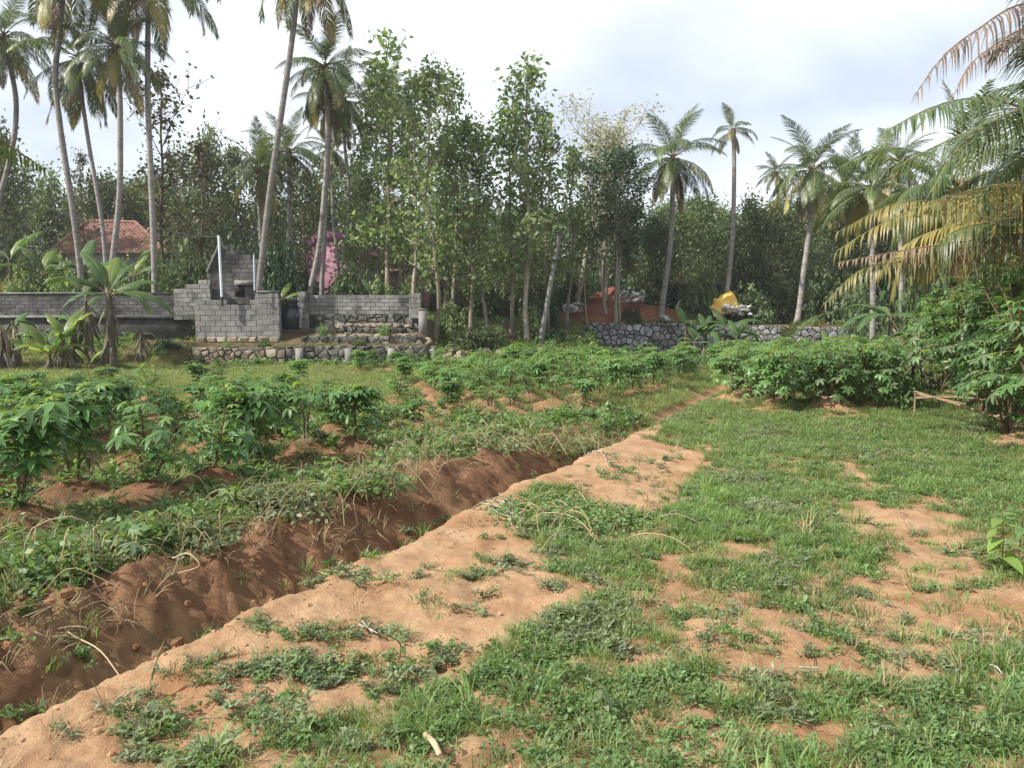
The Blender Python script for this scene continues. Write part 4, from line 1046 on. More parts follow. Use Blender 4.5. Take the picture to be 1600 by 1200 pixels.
def tree_meshes(seed, Ht=10.0, rad=2.0, lo=0.35, limbs=22, per=14, leaf=0.3, sigma=0.28, leafmat='teak', bark='bark', trunk_r=0.11, up=0.45, profile='col',
                wob=0.25, twigs=5, stems=1, aspect=0.55, top_tuft=True, ends=False):
    rg = np.random.default_rng(seed)
    b = MB(); cents = []
    for st in range(stems):
        off = np.array([rg.normal(0, 0.35), rg.normal(0, 0.35), 0]) if stems > 1 else np.zeros(3)
        spread = off * 2.2 if stems > 1 else np.zeros(3)
        tz = np.linspace(0, 1, 9)
        w = np.cumsum(rg.normal(0, wob / 3, (9, 2)), 0); w -= w[0]
        tp = np.stack([w[:, 0] + off[0] + spread[0] * tz, w[:, 1] + off[1] + spread[1] * tz, tz * Ht], 1)
        path = spline(tp, 18); tt = np.linspace(0, 1, 18)
        b.tube(path, trunk_r * (1 - 0.88 * tt) * (1 + 0.5 * np.exp(-tt * 25)) + 0.008, 7)
        nl = limbs // stems
        for i in range(nl):
            t = lo + (0.97 - lo) * ((i + rg.random()) / nl)
            q = (t - lo) / (1 - lo)
            if profile == 'col': pr = 0.55 + 0.6 * math.sin(math.pi * min(1, q * 0.9 + 0.08)) - 0.55 * q ** 3
            elif profile == 'round': pr = math.sin(math.pi * min(1, 0.18 + q * 0.78)) * 1.1
            else: pr = 0.5 + 0.6 * q
            bl = rad * max(0.18, pr) * rg.uniform(0.45, 1.3)
            a = i * 2.4 + rg.normal(0, 0.4) + st
            f = t * 17; i0 = min(16, int(f)); base = path[i0] * (1 - f + i0) + path[i0 + 1] * (f - i0)
            el = up + rg.normal(0, 0.28) + 0.3 * q
            d = np.array([math.cos(a) * math.cos(el), math.sin(a) * math.cos(el), math.sin(el)])
            e = base + d * bl
            mid = base + d * bl * 0.5 + np.array([0, 0, -0.05 * bl]) + rg.normal(0, 0.05 * bl, 3)
            lp = spline([base, mid, e], 6)
            r_ = max(0.012, trunk_r * 0.4 * (1 - t * 0.6))
            b.tube(lp, np.linspace(r_, 0.008, 6), 4, cap=False)
            cents += [lp[5], lp[4]] if ends else [lp[5], lp[4], lp[3]]
            for k in range(twigs):
                s0 = lp[rg.integers(1, 6)]
                td = unit(d * 0.6 + rg.normal(0, 0.7, 3) + np.array([0, 0, 0.25])); tl = bl * rg.uniform(0.2, 0.5)
                b.tube([s0, s0 + td * tl], [0.014, 0.006], 3, cap=False)
                cents += [s0 + td * tl] if ends else [s0 + td * tl, s0 + td * tl * 0.55]
        if top_tuft: cents += [path[17], path[16] + rg.normal(0, 0.1, 3), path[15] + rg.normal(0, 0.15, 3)]
    cents = np.array(cents)
    V, Fa = leaves(cents, per, sigma, leaf, rg, aspect, flat=0.22)
    return b.mesh('trunk', M[bark], True), npmesh('crown', V, Fa, M[leafmat])
SPEC = {}
for v in range(6):
    SPEC[('teak', v)] = tree_meshes(300 + v, 10, 1.85, 0.22, 24, 8, 0.29, 0.24, 'teak', 'bark_pale' if v % 2 else 'bark', 0.12, 0.5, twigs=6, ends=True, wob=0.4)
for v in range(2):
    SPEC[('teakb', v)] = tree_meshes(320 + v, 10, 2.0, 0.2, 26, 6, 0.29, 0.30, 'teak_dull', 'bark', 0.11, 0.4)
for v in range(3):
    SPEC[('dense', v)] = tree_meshes(340 + v, 7, 2.6, 0.16, 36, 11, 0.29, 0.36, 'dense', 'bark_dark', 0.16, 0.35, 'round')
for v in range(2):
    SPEC[('densemid', v)] = tree_meshes(360 + v, 7, 2.5, 0.18, 32, 9, 0.29, 0.38, 'dense_mid', 'bark_dark', 0.14, 0.4, 'round')
SPEC[('dark', 0)] = tree_meshes(380, 10, 2.3, 0.42, 42, 12, 0.24, 0.30, 'dark', 'bark_pale', 0.11, 0.35, 'round', stems=3)
SPEC[('sparse', 0)] = tree_meshes(390, 10, 2.2, 0.25, 24, 3, 0.26, 0.14, 'sparse', 'bark_dark', 0.11, 0.6, 'col')
SPEC[('pale', 0)] = tree_meshes(395, 10, 2.6, 0.45, 56, 7, 0.16, 0.17, 'pale', 'bark_pale', 0.15, 0.62, 'fan', twigs=9)
def bush_mesh(seed, n_c, per, leaf, sigma, mat, flatz=0.8):
    rg = np.random.default_rng(seed)
    d = unit(rg.normal(0, 1, (n_c, 3))); d[:, 2] = np.abs(d[:, 2]) * 1.1 - 0.15
    lump = 0.75 + 0.35 * np.sin(d[:, 0] * 5 + seed) * np.cos(d[:, 1] * 4.3 + seed * 2)
    r = (rg.random(n_c) ** 0.4)[:, None] * lump[:, None]
    c = d * r * np.array([1, 1, flatz]) + np.array([0, 0, 0.12])
    V, Fa = leaves(c, per, sigma, leaf, rg, 0.55, flat=0.25)
    V[:, 2] = np.maximum(V[:, 2], 0.01)
    b = MB()
    for k in range(9):
        e = c[rg.integers(n_c)]; b.tube([(rg.normal(0, .06), rg.normal(0, .06), -0.03), e * 0.5 + (0, 0, 0.05), e], [0.02, 0.014, 0.005], 4, cap=False)
    return b.mesh('stem', M['bark_dark'], True), npmesh('foliage', V, Fa, M[mat])
BUSH = {('dense', v): bush_mesh(400 + v, 260, 9, 0.16, 0.10, 'dense') for v in range(2)}
BUSH.update({('mid', v): bush_mesh(410 + v, 240, 9, 0.17, 0.10, 'dense_mid') for v in range(2)})
BUSH.update({('light', v): bush_mesh(420 + v, 220, 8, 0.18, 0.11, 'teak') for v in range(2)})
BUSH.update({('dark', v): bush_mesh(430 + v, 300, 10, 0.14, 0.09, 'dark') for v in range(2)})
BUSH.update({('weed', v): bush_mesh(440 + v, 140, 8, 0.13, 0.10, 'weed') for v in range(2)})
tr_rng = np.random.default_rng(77)
def tree(sp, px, Y, top_py, half_px, label, group=None, name='forest_tree', cat='tree', nv=None, lean=0.0):
    nv = max(v for (s_, v) in SPEC if s_ == sp) + 1
    tm, cm = SPEC[(sp, int(tr_rng.integers(nv)))]
    H0 = {'dense': 7, 'densemid': 7}.get(sp, 10.0); R0 = {'teak': 1.75, 'teakb': 1.95, 'dense': 2.7, 'densemid': 2.6, 'dark': 2.6, 'sparse': 2.2, 'pale': 3.0}[sp]
    x = X(px, Y); z0 = H(x, Y); h = Z(top_py, Y) - z0
    w = half_px * Y / FPX / R0
    o = empty(name, (x, Y, z0 - 0.05), tr_rng.uniform(0, 6.28), label, cat, group)
    o.scale = (w, w, h / H0 * 0.97); o.rotation_euler[1] = lean
    link('trunk', tm, o); link('crown', cm, o)
    return o
def bush(kind, px, Y, base_py, top_py, half_px, label, group=None, cat='bush', name='bush', z0=None):
    sm, fm = BUSH[(kind, int(tr_rng.integers(2)))]
    x = X(px, Y); zb = H(x, Y) if z0 is None else z0
    h = Z(top_py, Y) - zb; w = half_px * Y / FPX
    o = empty(name, (x, Y, zb), tr_rng.uniform(0, 6.28), label, cat, group)
    o.scale = (w, w, max(0.2, h) / 0.98)
    link('stem', sm, o); link('foliage', fm, o)
    return o
# tall narrow trees in the middle (front row, most told apart by their place and top)
FRONT = [(606, 37.6, 40, 52, 'tallest teak tree, sparse rounded top above the pink house'),
         (592, 40.5, 120, 34, 'slim teak just left of the tallest one'),
         (648, 36.6, 105, 42, 'leafy teak right of the tallest one with pale straight trunk'),
         (679, 34.8, 85, 44, 'teak with whitish trunk standing at the end pillar'),
         (712, 37.5, 112, 42, 'teak with pointed leafy top right of the whitish trunk'),
         (735, 36.5, 175, 40, 'lower dense teak in the middle of the grove'),
         (762, 37.0, 180, 38, 'slender teak left of the peaked tall teak'),
         (800, 38.5, 150, 42, 'leafy teak directly beside the peaked tall teak'),
         (824, 36.8, 78, 52, 'peaked tall teak with spire-like top against the open sky'),
         (856, 38.0, 170, 40, 'broad teak right of the spire-topped one'),
         (886, 40.0, 215, 34, 'lower teak next to the leaning electric pole'),
         (566, 41.0, 215, 36, 'short leafy teak in front of the pink house wall'),
         (628, 39.6, 185, 36, 'bushy teak between the two tallest tops'),
         (698, 39.5, 210, 40, 'low teak filling the grove behind the whitish trunk')]
for px, Y, tp, hp_, lab in FRONT: tree('teak', px, Y, tp, hp_ * 1.15, lab, 'teak trees of the middle grove', 'teak_tree')
for k, px in enumerate(np.linspace(570, 905, 9)):
    tree('teakb', px + tr_rng.normal(0, 8), tr_rng.uniform(44, 54), tr_rng.uniform(265, 335), tr_rng.uniform(30, 42), 'shaded thin tree deep inside the middle grove', 'inner trees of the grove')
tree('sparse', 256, 42, 92, 72, 'nearly bare dark tree with forked trunk right of the straight palm', name='bare_tree')
tree('sparse', 315, 44, 205, 60, 'thinly leaved brownish tree right of the nearly bare one', name='bare_tree')
tree('sparse', 140, 48, 225, 34, 'small bare-topped tree seen between the left palm trunks', name='bare_tree')
tree('pale', 946, 43.4, 198, 100, 'pale yellowish airy tree left of the dark-crowned palm', name='pale_tree')
tree('dark', 962, 41.2, 232, 58, 'dark green tree with clustered slim trunks on the red mound')
LEFT = [(-40, 215, 50, 'leafy belt tree outside the left edge, behind the leftmost palm'), (14, 200, 50, 'tall leafy tree behind the trunk of the leftmost palm'),
        (48, 240, 52, 'leafy tree between the leftmost palm and the bowed palm'), (88, 275, 60, 'low tree behind the tiled house, under the bowed palm crown'),
        (124, 300, 62, 'lowest tree behind the tiled roof, between bowed and slim palm trunks'), (160, 285, 60, 'tree over the tiled roof right of the slim palm trunk'),
        (204, 268, 61, 'tree over the tiled roof between the banana palm and the straight palm'), (240, 268, 60, 'tree directly behind the straight palm trunk'),
        (288, 225, 50, 'brown-green tree right of the straight palm, left of the metal pole'), (330, 208, 52, 'tallest belt tree, above the metal pole'),
        (372, 218, 54, 'belt tree above the ruined gable wall, left of the leaning palm'), (430, 238, 50, 'belt tree behind the leaning palm trunk'),
        (475, 252, 53, 'belt tree between the leaning palm and the full-crowned palm'), (520, 245, 55, 'belt tree behind the full-crowned palm trunk'),
        (552, 238, 52, 'belt tree left of the tallest teak, above the pink house')]
for k, (px, tp, Y, lab) in enumerate(LEFT):
    tree('densemid' if k % 2 else 'teakb', px, Y, tp + 6, 42, lab, 'tree belt at the left')
RIGHT = [(1022, 345, 'dense', 'evergreen behind the dark-crowned palm, left of its trunk'), (1062, 330, 'densemid', 'evergreen behind the dark-crowned palm, right of its trunk'),
         (1098, 322, 'dense', 'evergreen midway between the dark-crowned palm and the thin palm'), (1135, 330, 'densemid', 'evergreen directly behind the thin ragged palm'),
         (1172, 318, 'dense', 'evergreen over the tarpaulin, right of the thin palm'), (1200, 325, 'densemid', 'evergreen under the small far palm'),
         (1236, 332, 'dense', 'evergreen left of the windswept palm trunk'), (1282, 335, 'dense', 'evergreen right of the windswept palm trunk'),
         (1322, 330, 'densemid', 'evergreen behind the slanting palm'), (1362, 300, 'dense', 'evergreen behind the bushy palm'), (1400, 310, 'densemid', 'evergreen behind the bright spiky palm'),
         (1450, 300, 'dense', 'evergreen behind the near fronds, first from the spiky palm'), (1500, 290, 'densemid', 'evergreen behind the near fronds, above the young stub palm'),
         (1560, 280, 'dense', 'evergreen behind the near fronds close to the right edge'), (1630, 280, 'densemid', 'evergreen outside the right edge behind the near palm')]
for k, (px, tp, sp, lab) in enumerate(RIGHT):
    tree(sp, px, 46 + 3 * (k % 4), tp, 44, lab, 'dark tree belt at the right')
for k, px in enumerate(np.linspace(-120, 1750, 40)):
    Y = tr_rng.uniform(58, 74)
    tree('dense', px, Y, tr_rng.uniform(312, 350) - 25 * (px < 560), 46, 'far evergreen tree at the back of the wood', 'far trees at the back of the wood')
# undergrowth and shrubs
BUSHES = [('light', 30, 36.2, 418, 34, 'bright leafy shrub right behind the long wall at the far left'), ('light', 112, 36.0, 415, 30, 'bright shrub over the coping between banana leaves'),
          ('mid', 240, 41, 366, 24, 'shrub half covering the tiled roof beside the straight palm'), ('light', 92, 40, 378, 26, 'light shrub half covering the left end of the tiled roof'),
          ('light', 262, 36.6, 405, 26, 'pale green shrub at the foot of the straight palm'), ('weed', 190, 35.6, 428, 26, 'bright weed clump over the coping right of the banana'),
          ('dark', 372, 39, 350, 52, 'dark glossy mango bush behind the gable wall left of the leaning palm'),
          ('dense', 300, 38, 372, 48, 'dense bush between the straight palm and the ruined gable wall'),
          ('dark', 440, 37, 348, 40, 'large dark bush right behind the gate pier'),
          ('dense', 545, 37, 402, 40, 'round bush above the block wall below the pink house'),
          ('light', 592, 36.4, 425, 26, 'light leafy shrub behind the right end of the block wall'),
          ('mid', 640, 37.2, 425, 26, 'shrub beside the end of the block wall'),
          ('mid', 155, 39, 396, 34, 'leafy shrub under the tiled roof between the slim palm and the banana'),
          ('mid', 40, 38, 392, 48, 'leafy shrub behind the left end of the long wall'),
          ('light', 100, 37.6, 402, 40, 'light green shrub over the long wall left of the banana'),
          ('light', 215, 38, 402, 34, 'yellowish shrub over the wall right of the banana'),
          ('dark', 258, 31.5, 527, 28, 'dark low bush at the foot of the long wall'),
          ('mid', 310, 31.5, 552, 16, 'small shrub left of the tan retaining wall'),
          ('weed', 580, 31.2, 558, 28, 'bright weed clump before the blackened retaining wall'),
          ('mid', 732, 33.8, 505, 34, 'green shrub right of the concrete pillar'),
          ('mid', 770, 34.6, 498, 30, 'green shrub between the two concrete posts'),
          ('weed', 742, 31.0, 545, 28, 'low bright shrub on the field edge below the posts'),
          ('dark', 868, 37, 512, 22, 'dark bush left of the stone wall end'),
          ('dark', 850, 39, 455, 34, 'tall dark bush behind the foot of the electric pole'),
          ('dense', 893, 46, 440, 20, 'dense bush at the left flank of the red earth mound'),
          ('dense', 1010, 44, 430, 36, 'bush standing over the white rubble on the red mound'),
          ('weed', 318, 33.9, 448, 16, 'weeds sprouting on top of the stepped grey wall'), ('weed', 505, 33.6, 503, 14, 'small fern-like weed on the upper rubble step, left end'),
          ('weed', 600, 33.6, 500, 13, 'small spiky weed on the upper rubble step, right end'), ('weed', 350, 32.7, 527, 18, 'weeds at the foot of the pale block wall'),
          ('mid', 410, 32.6, 522, 16, 'low shrub at the foot of the gate pier'), ('mid', 655, 32.0, 548, 15, 'bush growing over the right end of the blackened retaining wall'),
          ('weed', 560, 32.9, 526, 16, 'weeds between the lower rubble step and the retaining wall'), ('weed', 940, 39.5, 540, 26, 'weeds at the foot of the stone wall, left end'),
          ('weed', 1010, 39.4, 538, 22, 'weeds at the foot of the stone wall below the dark-crowned palm'), ('dense', 985, 41.2, 474, 20, 'small leafy bush growing on the red earth mound'),
          ('dense', 1090, 44, 425, 40, 'dense bush hiding the unfinished house'),
          ('dense', 1200, 45, 425, 44, 'dark bush right of the yellow tarpaulin'),
          ('dense', 1290, 43, 420, 44, 'dark bush below the slanting palm'),
          ('dense', 1355, 40, 415, 44, 'bush behind the right end of the stone wall'),
          ('mid', 1420, 33, 425, 40, 'shrub behind the drooping near fronds'),
          ('dense', 1480, 30, 410, 44, 'shrub behind the tall cassava, left one'),
          ('dense', 1560, 28, 380, 60, 'shrub behind the tall cassava, right one'),
          ('light', 700, 36.8, 462, 30, 'pale green shrub between the whitish trunk and the posts'),
          ('light', 830, 37.5, 470, 26, 'light shrub under the spire-topped teak'),
          ('weed', 1415, 14.6, 532, 44, 'round leafy bush at the right end of the cassava block')]
for kind, px, Y, tp, hp_, lab in BUSHES: bush(kind, px, Y, None, tp, hp_, lab)
for k in range(34):
    px = -40 + k * 50 + tr_rng.normal(0, 10); Y = tr_rng.uniform(57, 61)
    bush('dense', px, Y, None, tr_rng.uniform(395, 430), tr_rng.uniform(44, 60), 'shaded undergrowth bush inside the wood', 'undergrowth bushes inside the wood')
for k in range(46):     # shade-loving undergrowth filling the wood floor
    px = tr_rng.uniform(-60, 1650); Y = tr_rng.uniform(41, 56) if not 40 < px < 260 else 56.0
    bush('dense' if k % 3 else 'dark', px, Y, None, tr_rng.uniform(405, 455), tr_rng.uniform(30, 46), 'shaded undergrowth bush inside the wood', 'undergrowth bushes inside the wood')

# ------------------------------------------------------------------ cassava
def cassava_leaf(name, seed, mat, size=0.16, pet=0.2, pel=0.7, lobes=7, droop=0.6):
    rg = np.random.default_rng(seed); b = MB()
    e = np.array([math.cos(pel), 0, math.sin(pel)]) * pet
    b.tube(spline([np.zeros(3), e * 0.5 + (0, 0, 0.015), e], 5), np.linspace(0.0045, 0.003, 5), 4, 1, cap=False)
    nm0 = len(b.M)
    for k in range(lobes):
        u = (k - (lobes - 1) / 2) / ((lobes - 1) / 2)
        a = u * R(142) + rg.normal(0, 0.06)
        L = size * (1 - 0.38 * abs(u) ** 1.5) * rg.uniform(0.92, 1.08)
        d = np.array([math.cos(a), math.sin(a), 0]); s = np.array([-d[1], d[0], 0]); W = L * 0.155
        dz = lambda t: -droop * L * t ** 1.7 + 0.02 * L
        c0 = e; p1 = e + d * L * 0.4 + (0, 0, dz(0.4)); p2 = e + d * L * 0.72 + (0, 0, dz(0.72)); p3 = e + d * L + (0, 0, dz(1.0))
        f = np.array([0, 0, W * 0.35])
        V = [c0, p1 - s * W + f, p1, p1 + s * W + f, p2 - s * W * 0.85 + f, p2, p2 + s * W * 0.85 + f, p3]
        b.add(V, [[0, 1, 2, 3], [1, 4, 5, 2], [2, 5, 6, 3], [4, 7, 6, 5]], 0)
    b.M = [np.full(len(f_), 1 if i < nm0 else 0) for i, f_ in enumerate(b.F)]
    return b.mesh(name, [M[mat], M['petiole']])
CL = {'g': [cassava_leaf('leaf', 500 + i, 'cassava', 0.175, 0.20, 0.45 + 0.1 * i, 7, 0.15 + 0.17 * i) for i in range(4)],
      'y': [cassava_leaf('leaf', 520 + i, 'cassava_young', 0.13, 0.12, 0.8, 7, 0.35 + 0.3 * i) for i in range(2)],
      'p': [cassava_leaf('leaf', 530 + i, 'cassava_pale', 0.17, 0.16, 0.5, 7, 0.25 + 0.2 * i) for i in range(2)]}
def stem_paths(kind, h, rg):
    ns_ = {'tall': 2, 'thin': 2, 'mid': 2, 'bushy': 4, 'pale': 1, 'young': 2, 'full': 4, 'giant': 5}[kind]
    out = []
    for k in range(ns_):
        a = rg.uniform(0, 6.28); sp = {'tall': 0.16, 'thin': 0.10, 'mid': 0.2, 'bushy': 0.26, 'pale': 0.03, 'young': 0.08, 'full': 0.34, 'giant': 0.55}[kind] * rg.uniform(0.6, 1.2)
        hh = h * rg.uniform(0.78, 1.0) if k else h
        e = np.array([math.cos(a) * sp, math.sin(a) * sp, hh])
        pth = spline([np.array([math.cos(a) * 0.02, math.sin(a) * 0.02, -0.06]), e * 0.5 + np.array([rg.normal(0, 0.02), rg.normal(0, 0.02), 0]), e], 9)
        out.append((pth, False))
        if kind in ('tall', 'bushy', 'full', 'giant') and h > 0.6:
            for q in range(2):
                i0 = rg.integers(4, 6); a2 = a + (1.2 if q else -1.2) + rg.normal(0, 0.3); l2 = (hh - pth[i0][2]) * rg.uniform(0.7, 0.95)
                e2 = pth[i0] + np.array([math.cos(a2) * l2 * 0.5, math.sin(a2) * l2 * 0.5, l2])
                out.append((spline([pth[i0], (pth[i0] + e2) / 2 + (0, 0, 0.0), e2], 7), True))
    return out
def leaf_spots(kind, h, paths, rg):
    """(point, azimuth, tilt, scale, colour) of every leaf"""
    sp = []
    per = {'tall': 15, 'thin': 9, 'mid': 14, 'bushy': 10, 'pale': 6, 'young': 7, 'full': 5, 'giant': 8}[kind]
    lo = {'tall': 0.18, 'thin': 0.5, 'mid': 0.15, 'bushy': 0.12, 'pale': 0.5, 'young': 0.4, 'full': 0.12, 'giant': 0.12}[kind]
    big = {'pale': 0.8, 'young': 0.8, 'full': 0.78, 'giant': 0.95}.get(kind, 1.0) * (0.75 + 0.3 * min(1, h))
    for pth, br in paths:
        l0 = 0.15 if br else lo; n = per if not br else max(5, per - 3)
        a = rg.uniform(0, 6.28)
        for k in range(n):
            t = l0 + (1 - l0) * (k + rg.random() * 0.6) / n
            f = t * (len(pth) - 1); i0 = min(len(pth) - 2, int(f)); p = pth[i0] + (pth[i0 + 1] - pth[i0]) * (f - i0)
            a += 2.4 + rg.normal(0, 0.3)
            top = t > 0.86
            c = 'y' if (top and kind != 'pale') or (kind == 'young' and rg.random() < 0.75) else ('p' if kind == 'pale' else 'g')  # tip leaves are young, their brightness also paints in lit tops
            sp.append((p, a, rg.normal(0.05, 0.2) - (0.5 if top and rg.random() < 0.5 else 0), big * rg.uniform(0.75, 1.15) * (0.8 if top else 1.0), c))
    if kind in ('full', 'giant', 'bushy'):       # an outer shell of leaves hanging outwards down to the ground
        rx = {'full': 0.46, 'giant': 0.85, 'bushy': 0.36}[kind]
        for k in range({'full': 95, 'giant': 170, 'bushy': 34}[kind]):
            a = rg.uniform(0, 6.28); u = rg.uniform(0.3 if kind == 'giant' else 0.05, 1.0)
            el = math.asin(u); rr_ = rx * (0.65 + 0.35 * rg.random()) * (1.0 + 0.15 * math.sin(3 * a + h * 9))
            p = np.array([math.cos(a) * math.cos(el * 0.9) * rr_, math.sin(a) * math.cos(el * 0.9) * rr_, h * (0.10 + 0.92 * u ** 0.9) * (0.9 + 0.15 * rg.random())])
            p -= np.array([math.cos(a), math.sin(a), 0.5]) * 0.10
            sp.append((p, a + rg.normal(0, 0.5), 0.95 - 0.85 * u + rg.normal(0, 0.22), big * rg.uniform(0.7, 1.1), 'y' if u > 0.9 and rg.random() < 0.6 else ('y' if kind == 'giant' and rg.random() < 0.15 else 'p' if rg.random() < (0.45 if kind == 'giant' else 0.3) else 'g')))  # lighter leaves at the crown, sunlit tops put into the colour
    return sp
def cassava_parts(o, kind, h, rg, sc=1.0):
    paths = stem_paths(kind, h, rg)
    b = MB()
    for pth, br in paths: b.tube(pth, np.linspace(0.013 if not br else 0.009, 0.006, len(pth)) * (1.6 if kind == 'giant' else 1), 5, cap=False)
    b.build('stem', M['cassava_stem'], o)
    for p, a, tl, s, c in leaf_spots(kind, h, paths, rg):
        link('leaf', CL[c][rg.integers(len(CL[c]))], o, tuple(p), (rg.normal(0, 0.15), tl, a), s * sc)
def np_of(me):
    V = np.empty(len(me.vertices) * 3, np.float32); me.vertices.foreach_get('co', V)
    Fa = np.empty(len(me.loops), np.int32); me.loops.foreach_get('vertex_index', Fa)
    Mi = np.empty(len(me.polygons), np.int32); me.polygons.foreach_get('material_index', Mi)
    return V.reshape(-1, 3), Fa.reshape(-1, 4), Mi
CLN = {c: [np_of(m_) for m_ in ms] for c, ms in CL.items()}
def cassava_far_mesh(kind, h, seed, leaf_boost=1.0):
    rg = np.random.default_rng(seed); paths = stem_paths(kind, h, rg); sb = MB(); fb_ = MB()
    for pth, br in paths: sb.tube(pth, np.linspace(0.014, 0.007, len(pth)), 4, cap=False)
    for p, a, tl, s, c in leaf_spots(kind, h, paths, rg):
        V, Fa, Mi = CLN[c][rg.integers(len(CLN[c]))]
        s *= leaf_boost
        mt = (Matrix.Translation(p) @ Euler((rg.normal(0, 0.15), tl, a)).to_matrix().to_4x4() @ Matrix.Scale(s, 4))
        mt = np.array(mt); VV = V @ mt[:3, :3].T + mt[:3, 3]
        fb_.V.append(VV); fb_.F.append(Fa + fb_.n); fb_.M.append(np.where(Mi == 1, 1, 2 if c == 'y' else (3 if c == 'p' else 0))); fb_.n += len(VV)
    return sb.mesh('stem', M['cassava_stem']), fb_.mesh('foliage', [M['cassava'], M['petiole'], M['cassava_young'], M['cassava_pale']])
FARC = {'mid': [cassava_far_mesh('mid', 0.75, 600 + i) for i in range(4)], 'tall': [cassava_far_mesh('tall', 0.75, 610 + i) for i in range(4)],
        'full': [cassava_far_mesh('full', 1.1, 620 + i, 1.05) for i in range(4)]}
far_h = {'mid': 0.75, 'tall': 0.75, 'full': 1.1}
crg = np.random.default_rng(9)
seen_near = 0
for k, (x, y, h, kind, lab, grp) in enumerate(plan):
    z = H(x, y)
    listed = k < len(near_list)
    o = empty('cassava_plant', (x, y, z), crg.uniform(0, 6.28), lab, 'cassava plant', grp)
    if listed or y < 12.5:
        cassava_parts(o, kind, h, crg); seen_near += 1
    else:
        kk = kind if kind in FARC else 'mid'
        sm, fm = FARC[kk][int(crg.integers(4))]
        s = h / far_h[kk]
        o.scale = (0.5 + 0.5 * s, 0.5 + 0.5 * s, s)
        if kk == 'full': o.scale = (1.15, 1.15, s)
        link('stem', sm, o); link('foliage', fm, o)
print('cassava', n_left, n_right, 'near', seen_near)
# tall old cassava at the right edge
GIANT = [(1470, 16.0, 1.9, 'tall cassava shrub nearest the banana stump at right'), (1505, 14.0, 2.15, 'tall cassava shrub second from the banana stump'),
         (1545, 13.2, 2.2, 'tall cassava shrub in the middle of the right-hand thicket'), (1590, 12.6, 2.45, 'tall cassava shrub at the right edge, back one'),
         (1585, 11.6, 1.8, 'tall cassava shrub at the front of the right-hand thicket'), (1632, 10.4, 2.25, 'tall cassava shrub at the right edge with big hanging leaves'),
         (1640, 11.5, 2.6, 'tallest cassava shrub, mostly outside the right edge'), (1490, 17.5, 2.2, 'cassava shrub behind the right-hand thicket, left'),
         (1570, 16.5, 2.5, 'cassava shrub behind the right-hand thicket, right'), (1660, 9.2, 2.0, 'cassava shrub just outside the right edge')]
for px, Y, h, lab in GIANT:
    x = X(px, Y); o = empty('cassava_shrub', (x, Y, H(x, Y)), crg.uniform(0, 6.28), lab, 'cassava plant', 'tall cassava at the right edge')
    cassava_parts(o, 'giant', h, crg, 1.0)

# ------------------------------------------------------------------ bananas
def banana_leaf_mesh(name, L, W, bend, mat, seed, pet=0.35, elev=1.0, tears=6, seg=16):
    rg = np.random.default_rng(seed); b = MB()
    n = seg; path = [np.zeros(3)]
    for i in range(n):
        a = elev - bend * ((i + 0.5) / n) ** 1.2
        path.append(path[-1] + np.array([math.cos(a), 0, math.sin(a)]) * (L + pet) / n)
    path = np.array(path); t = np.linspace(0, 1, n + 1)
    b.tube(path, 0.032 * (1 - 0.9 * t), 5, 1); nm0 = len(b.M)
    q = np.clip((t - pet / (L + pet)) / (1 - pet / (L + pet)), 0, 1)
    wd = W * 0.5 * np.sin(np.pi * np.clip(q, 0.0, 1) ** 0.8) ** 0.6; wd[0] = 0
    wd[-1] = 0.01
    tan = unit(np.gradient(path, axis=0)); up = np.stack([-tan[:, 2], 0 * t, tan[:, 0]], 1)
    i_start = int(np.argmax(q > 0.001)) - 1; i_start = max(0, i_start)
    for sd in (-1, 1):
        i = i_start
        while i < n:
            j = min(n, i + int(rg.integers(2, max(3, n // max(1, tears)) + 2)))
            tg = rg.uniform(0.72, 0.95); dr = 0.05 + rg.random() * 0.55                               # torn strips hang by different amounts
            Va, Vb, Vc = [], [], []
            for k in range(i, j + 1):
                gap = tg if k in (i, j) and 0 < k < n else 1.0
                w = wd[k] * gap
                Va.append(path[k]); Vb.append(path[k] + np.array([0, sd * w * 0.55, 0]) + up[k] * w * 0.12)
                Vc.append(path[k] + np.array([0, sd * w * 0.98, 0]) - up[k] * w * dr)
            m_ = j - i + 1; V = Va + Vb + Vc
            b.add(V, [[r_ * m_ + c, r_ * m_ + c + 1, (r_ + 1) * m_ + c + 1, (r_ + 1) * m_ + c] for r_ in (0, 1) for c in range(m_ - 1)], 0)
            i = j
    b.M = [np.full(len(f_), 1 if q_ < nm0 else 0) for q_, f_ in enumerate(b.F)]
    return b.mesh(name, [M[mat], M['petiole']], True)
BL = {(m_, i): banana_leaf_mesh('leaf', 1.9, 0.60, (1.0, 1.4, 1.6)[i], m_, 700 + i, elev=(1.25, 0.8, 0.38)[i], tears=9) for m_ in ('banana_leaf', 'banana_leaf_bright') for i in range(3)}
BD = [banana_leaf_mesh('dead_leaf', 1.2, 0.17, 0.5, 'banana_dead', 720 + i, elev=-0.75 - 0.2 * i, pet=0.1) for i in range(3)]
bn_rng = np.random.default_rng(21)
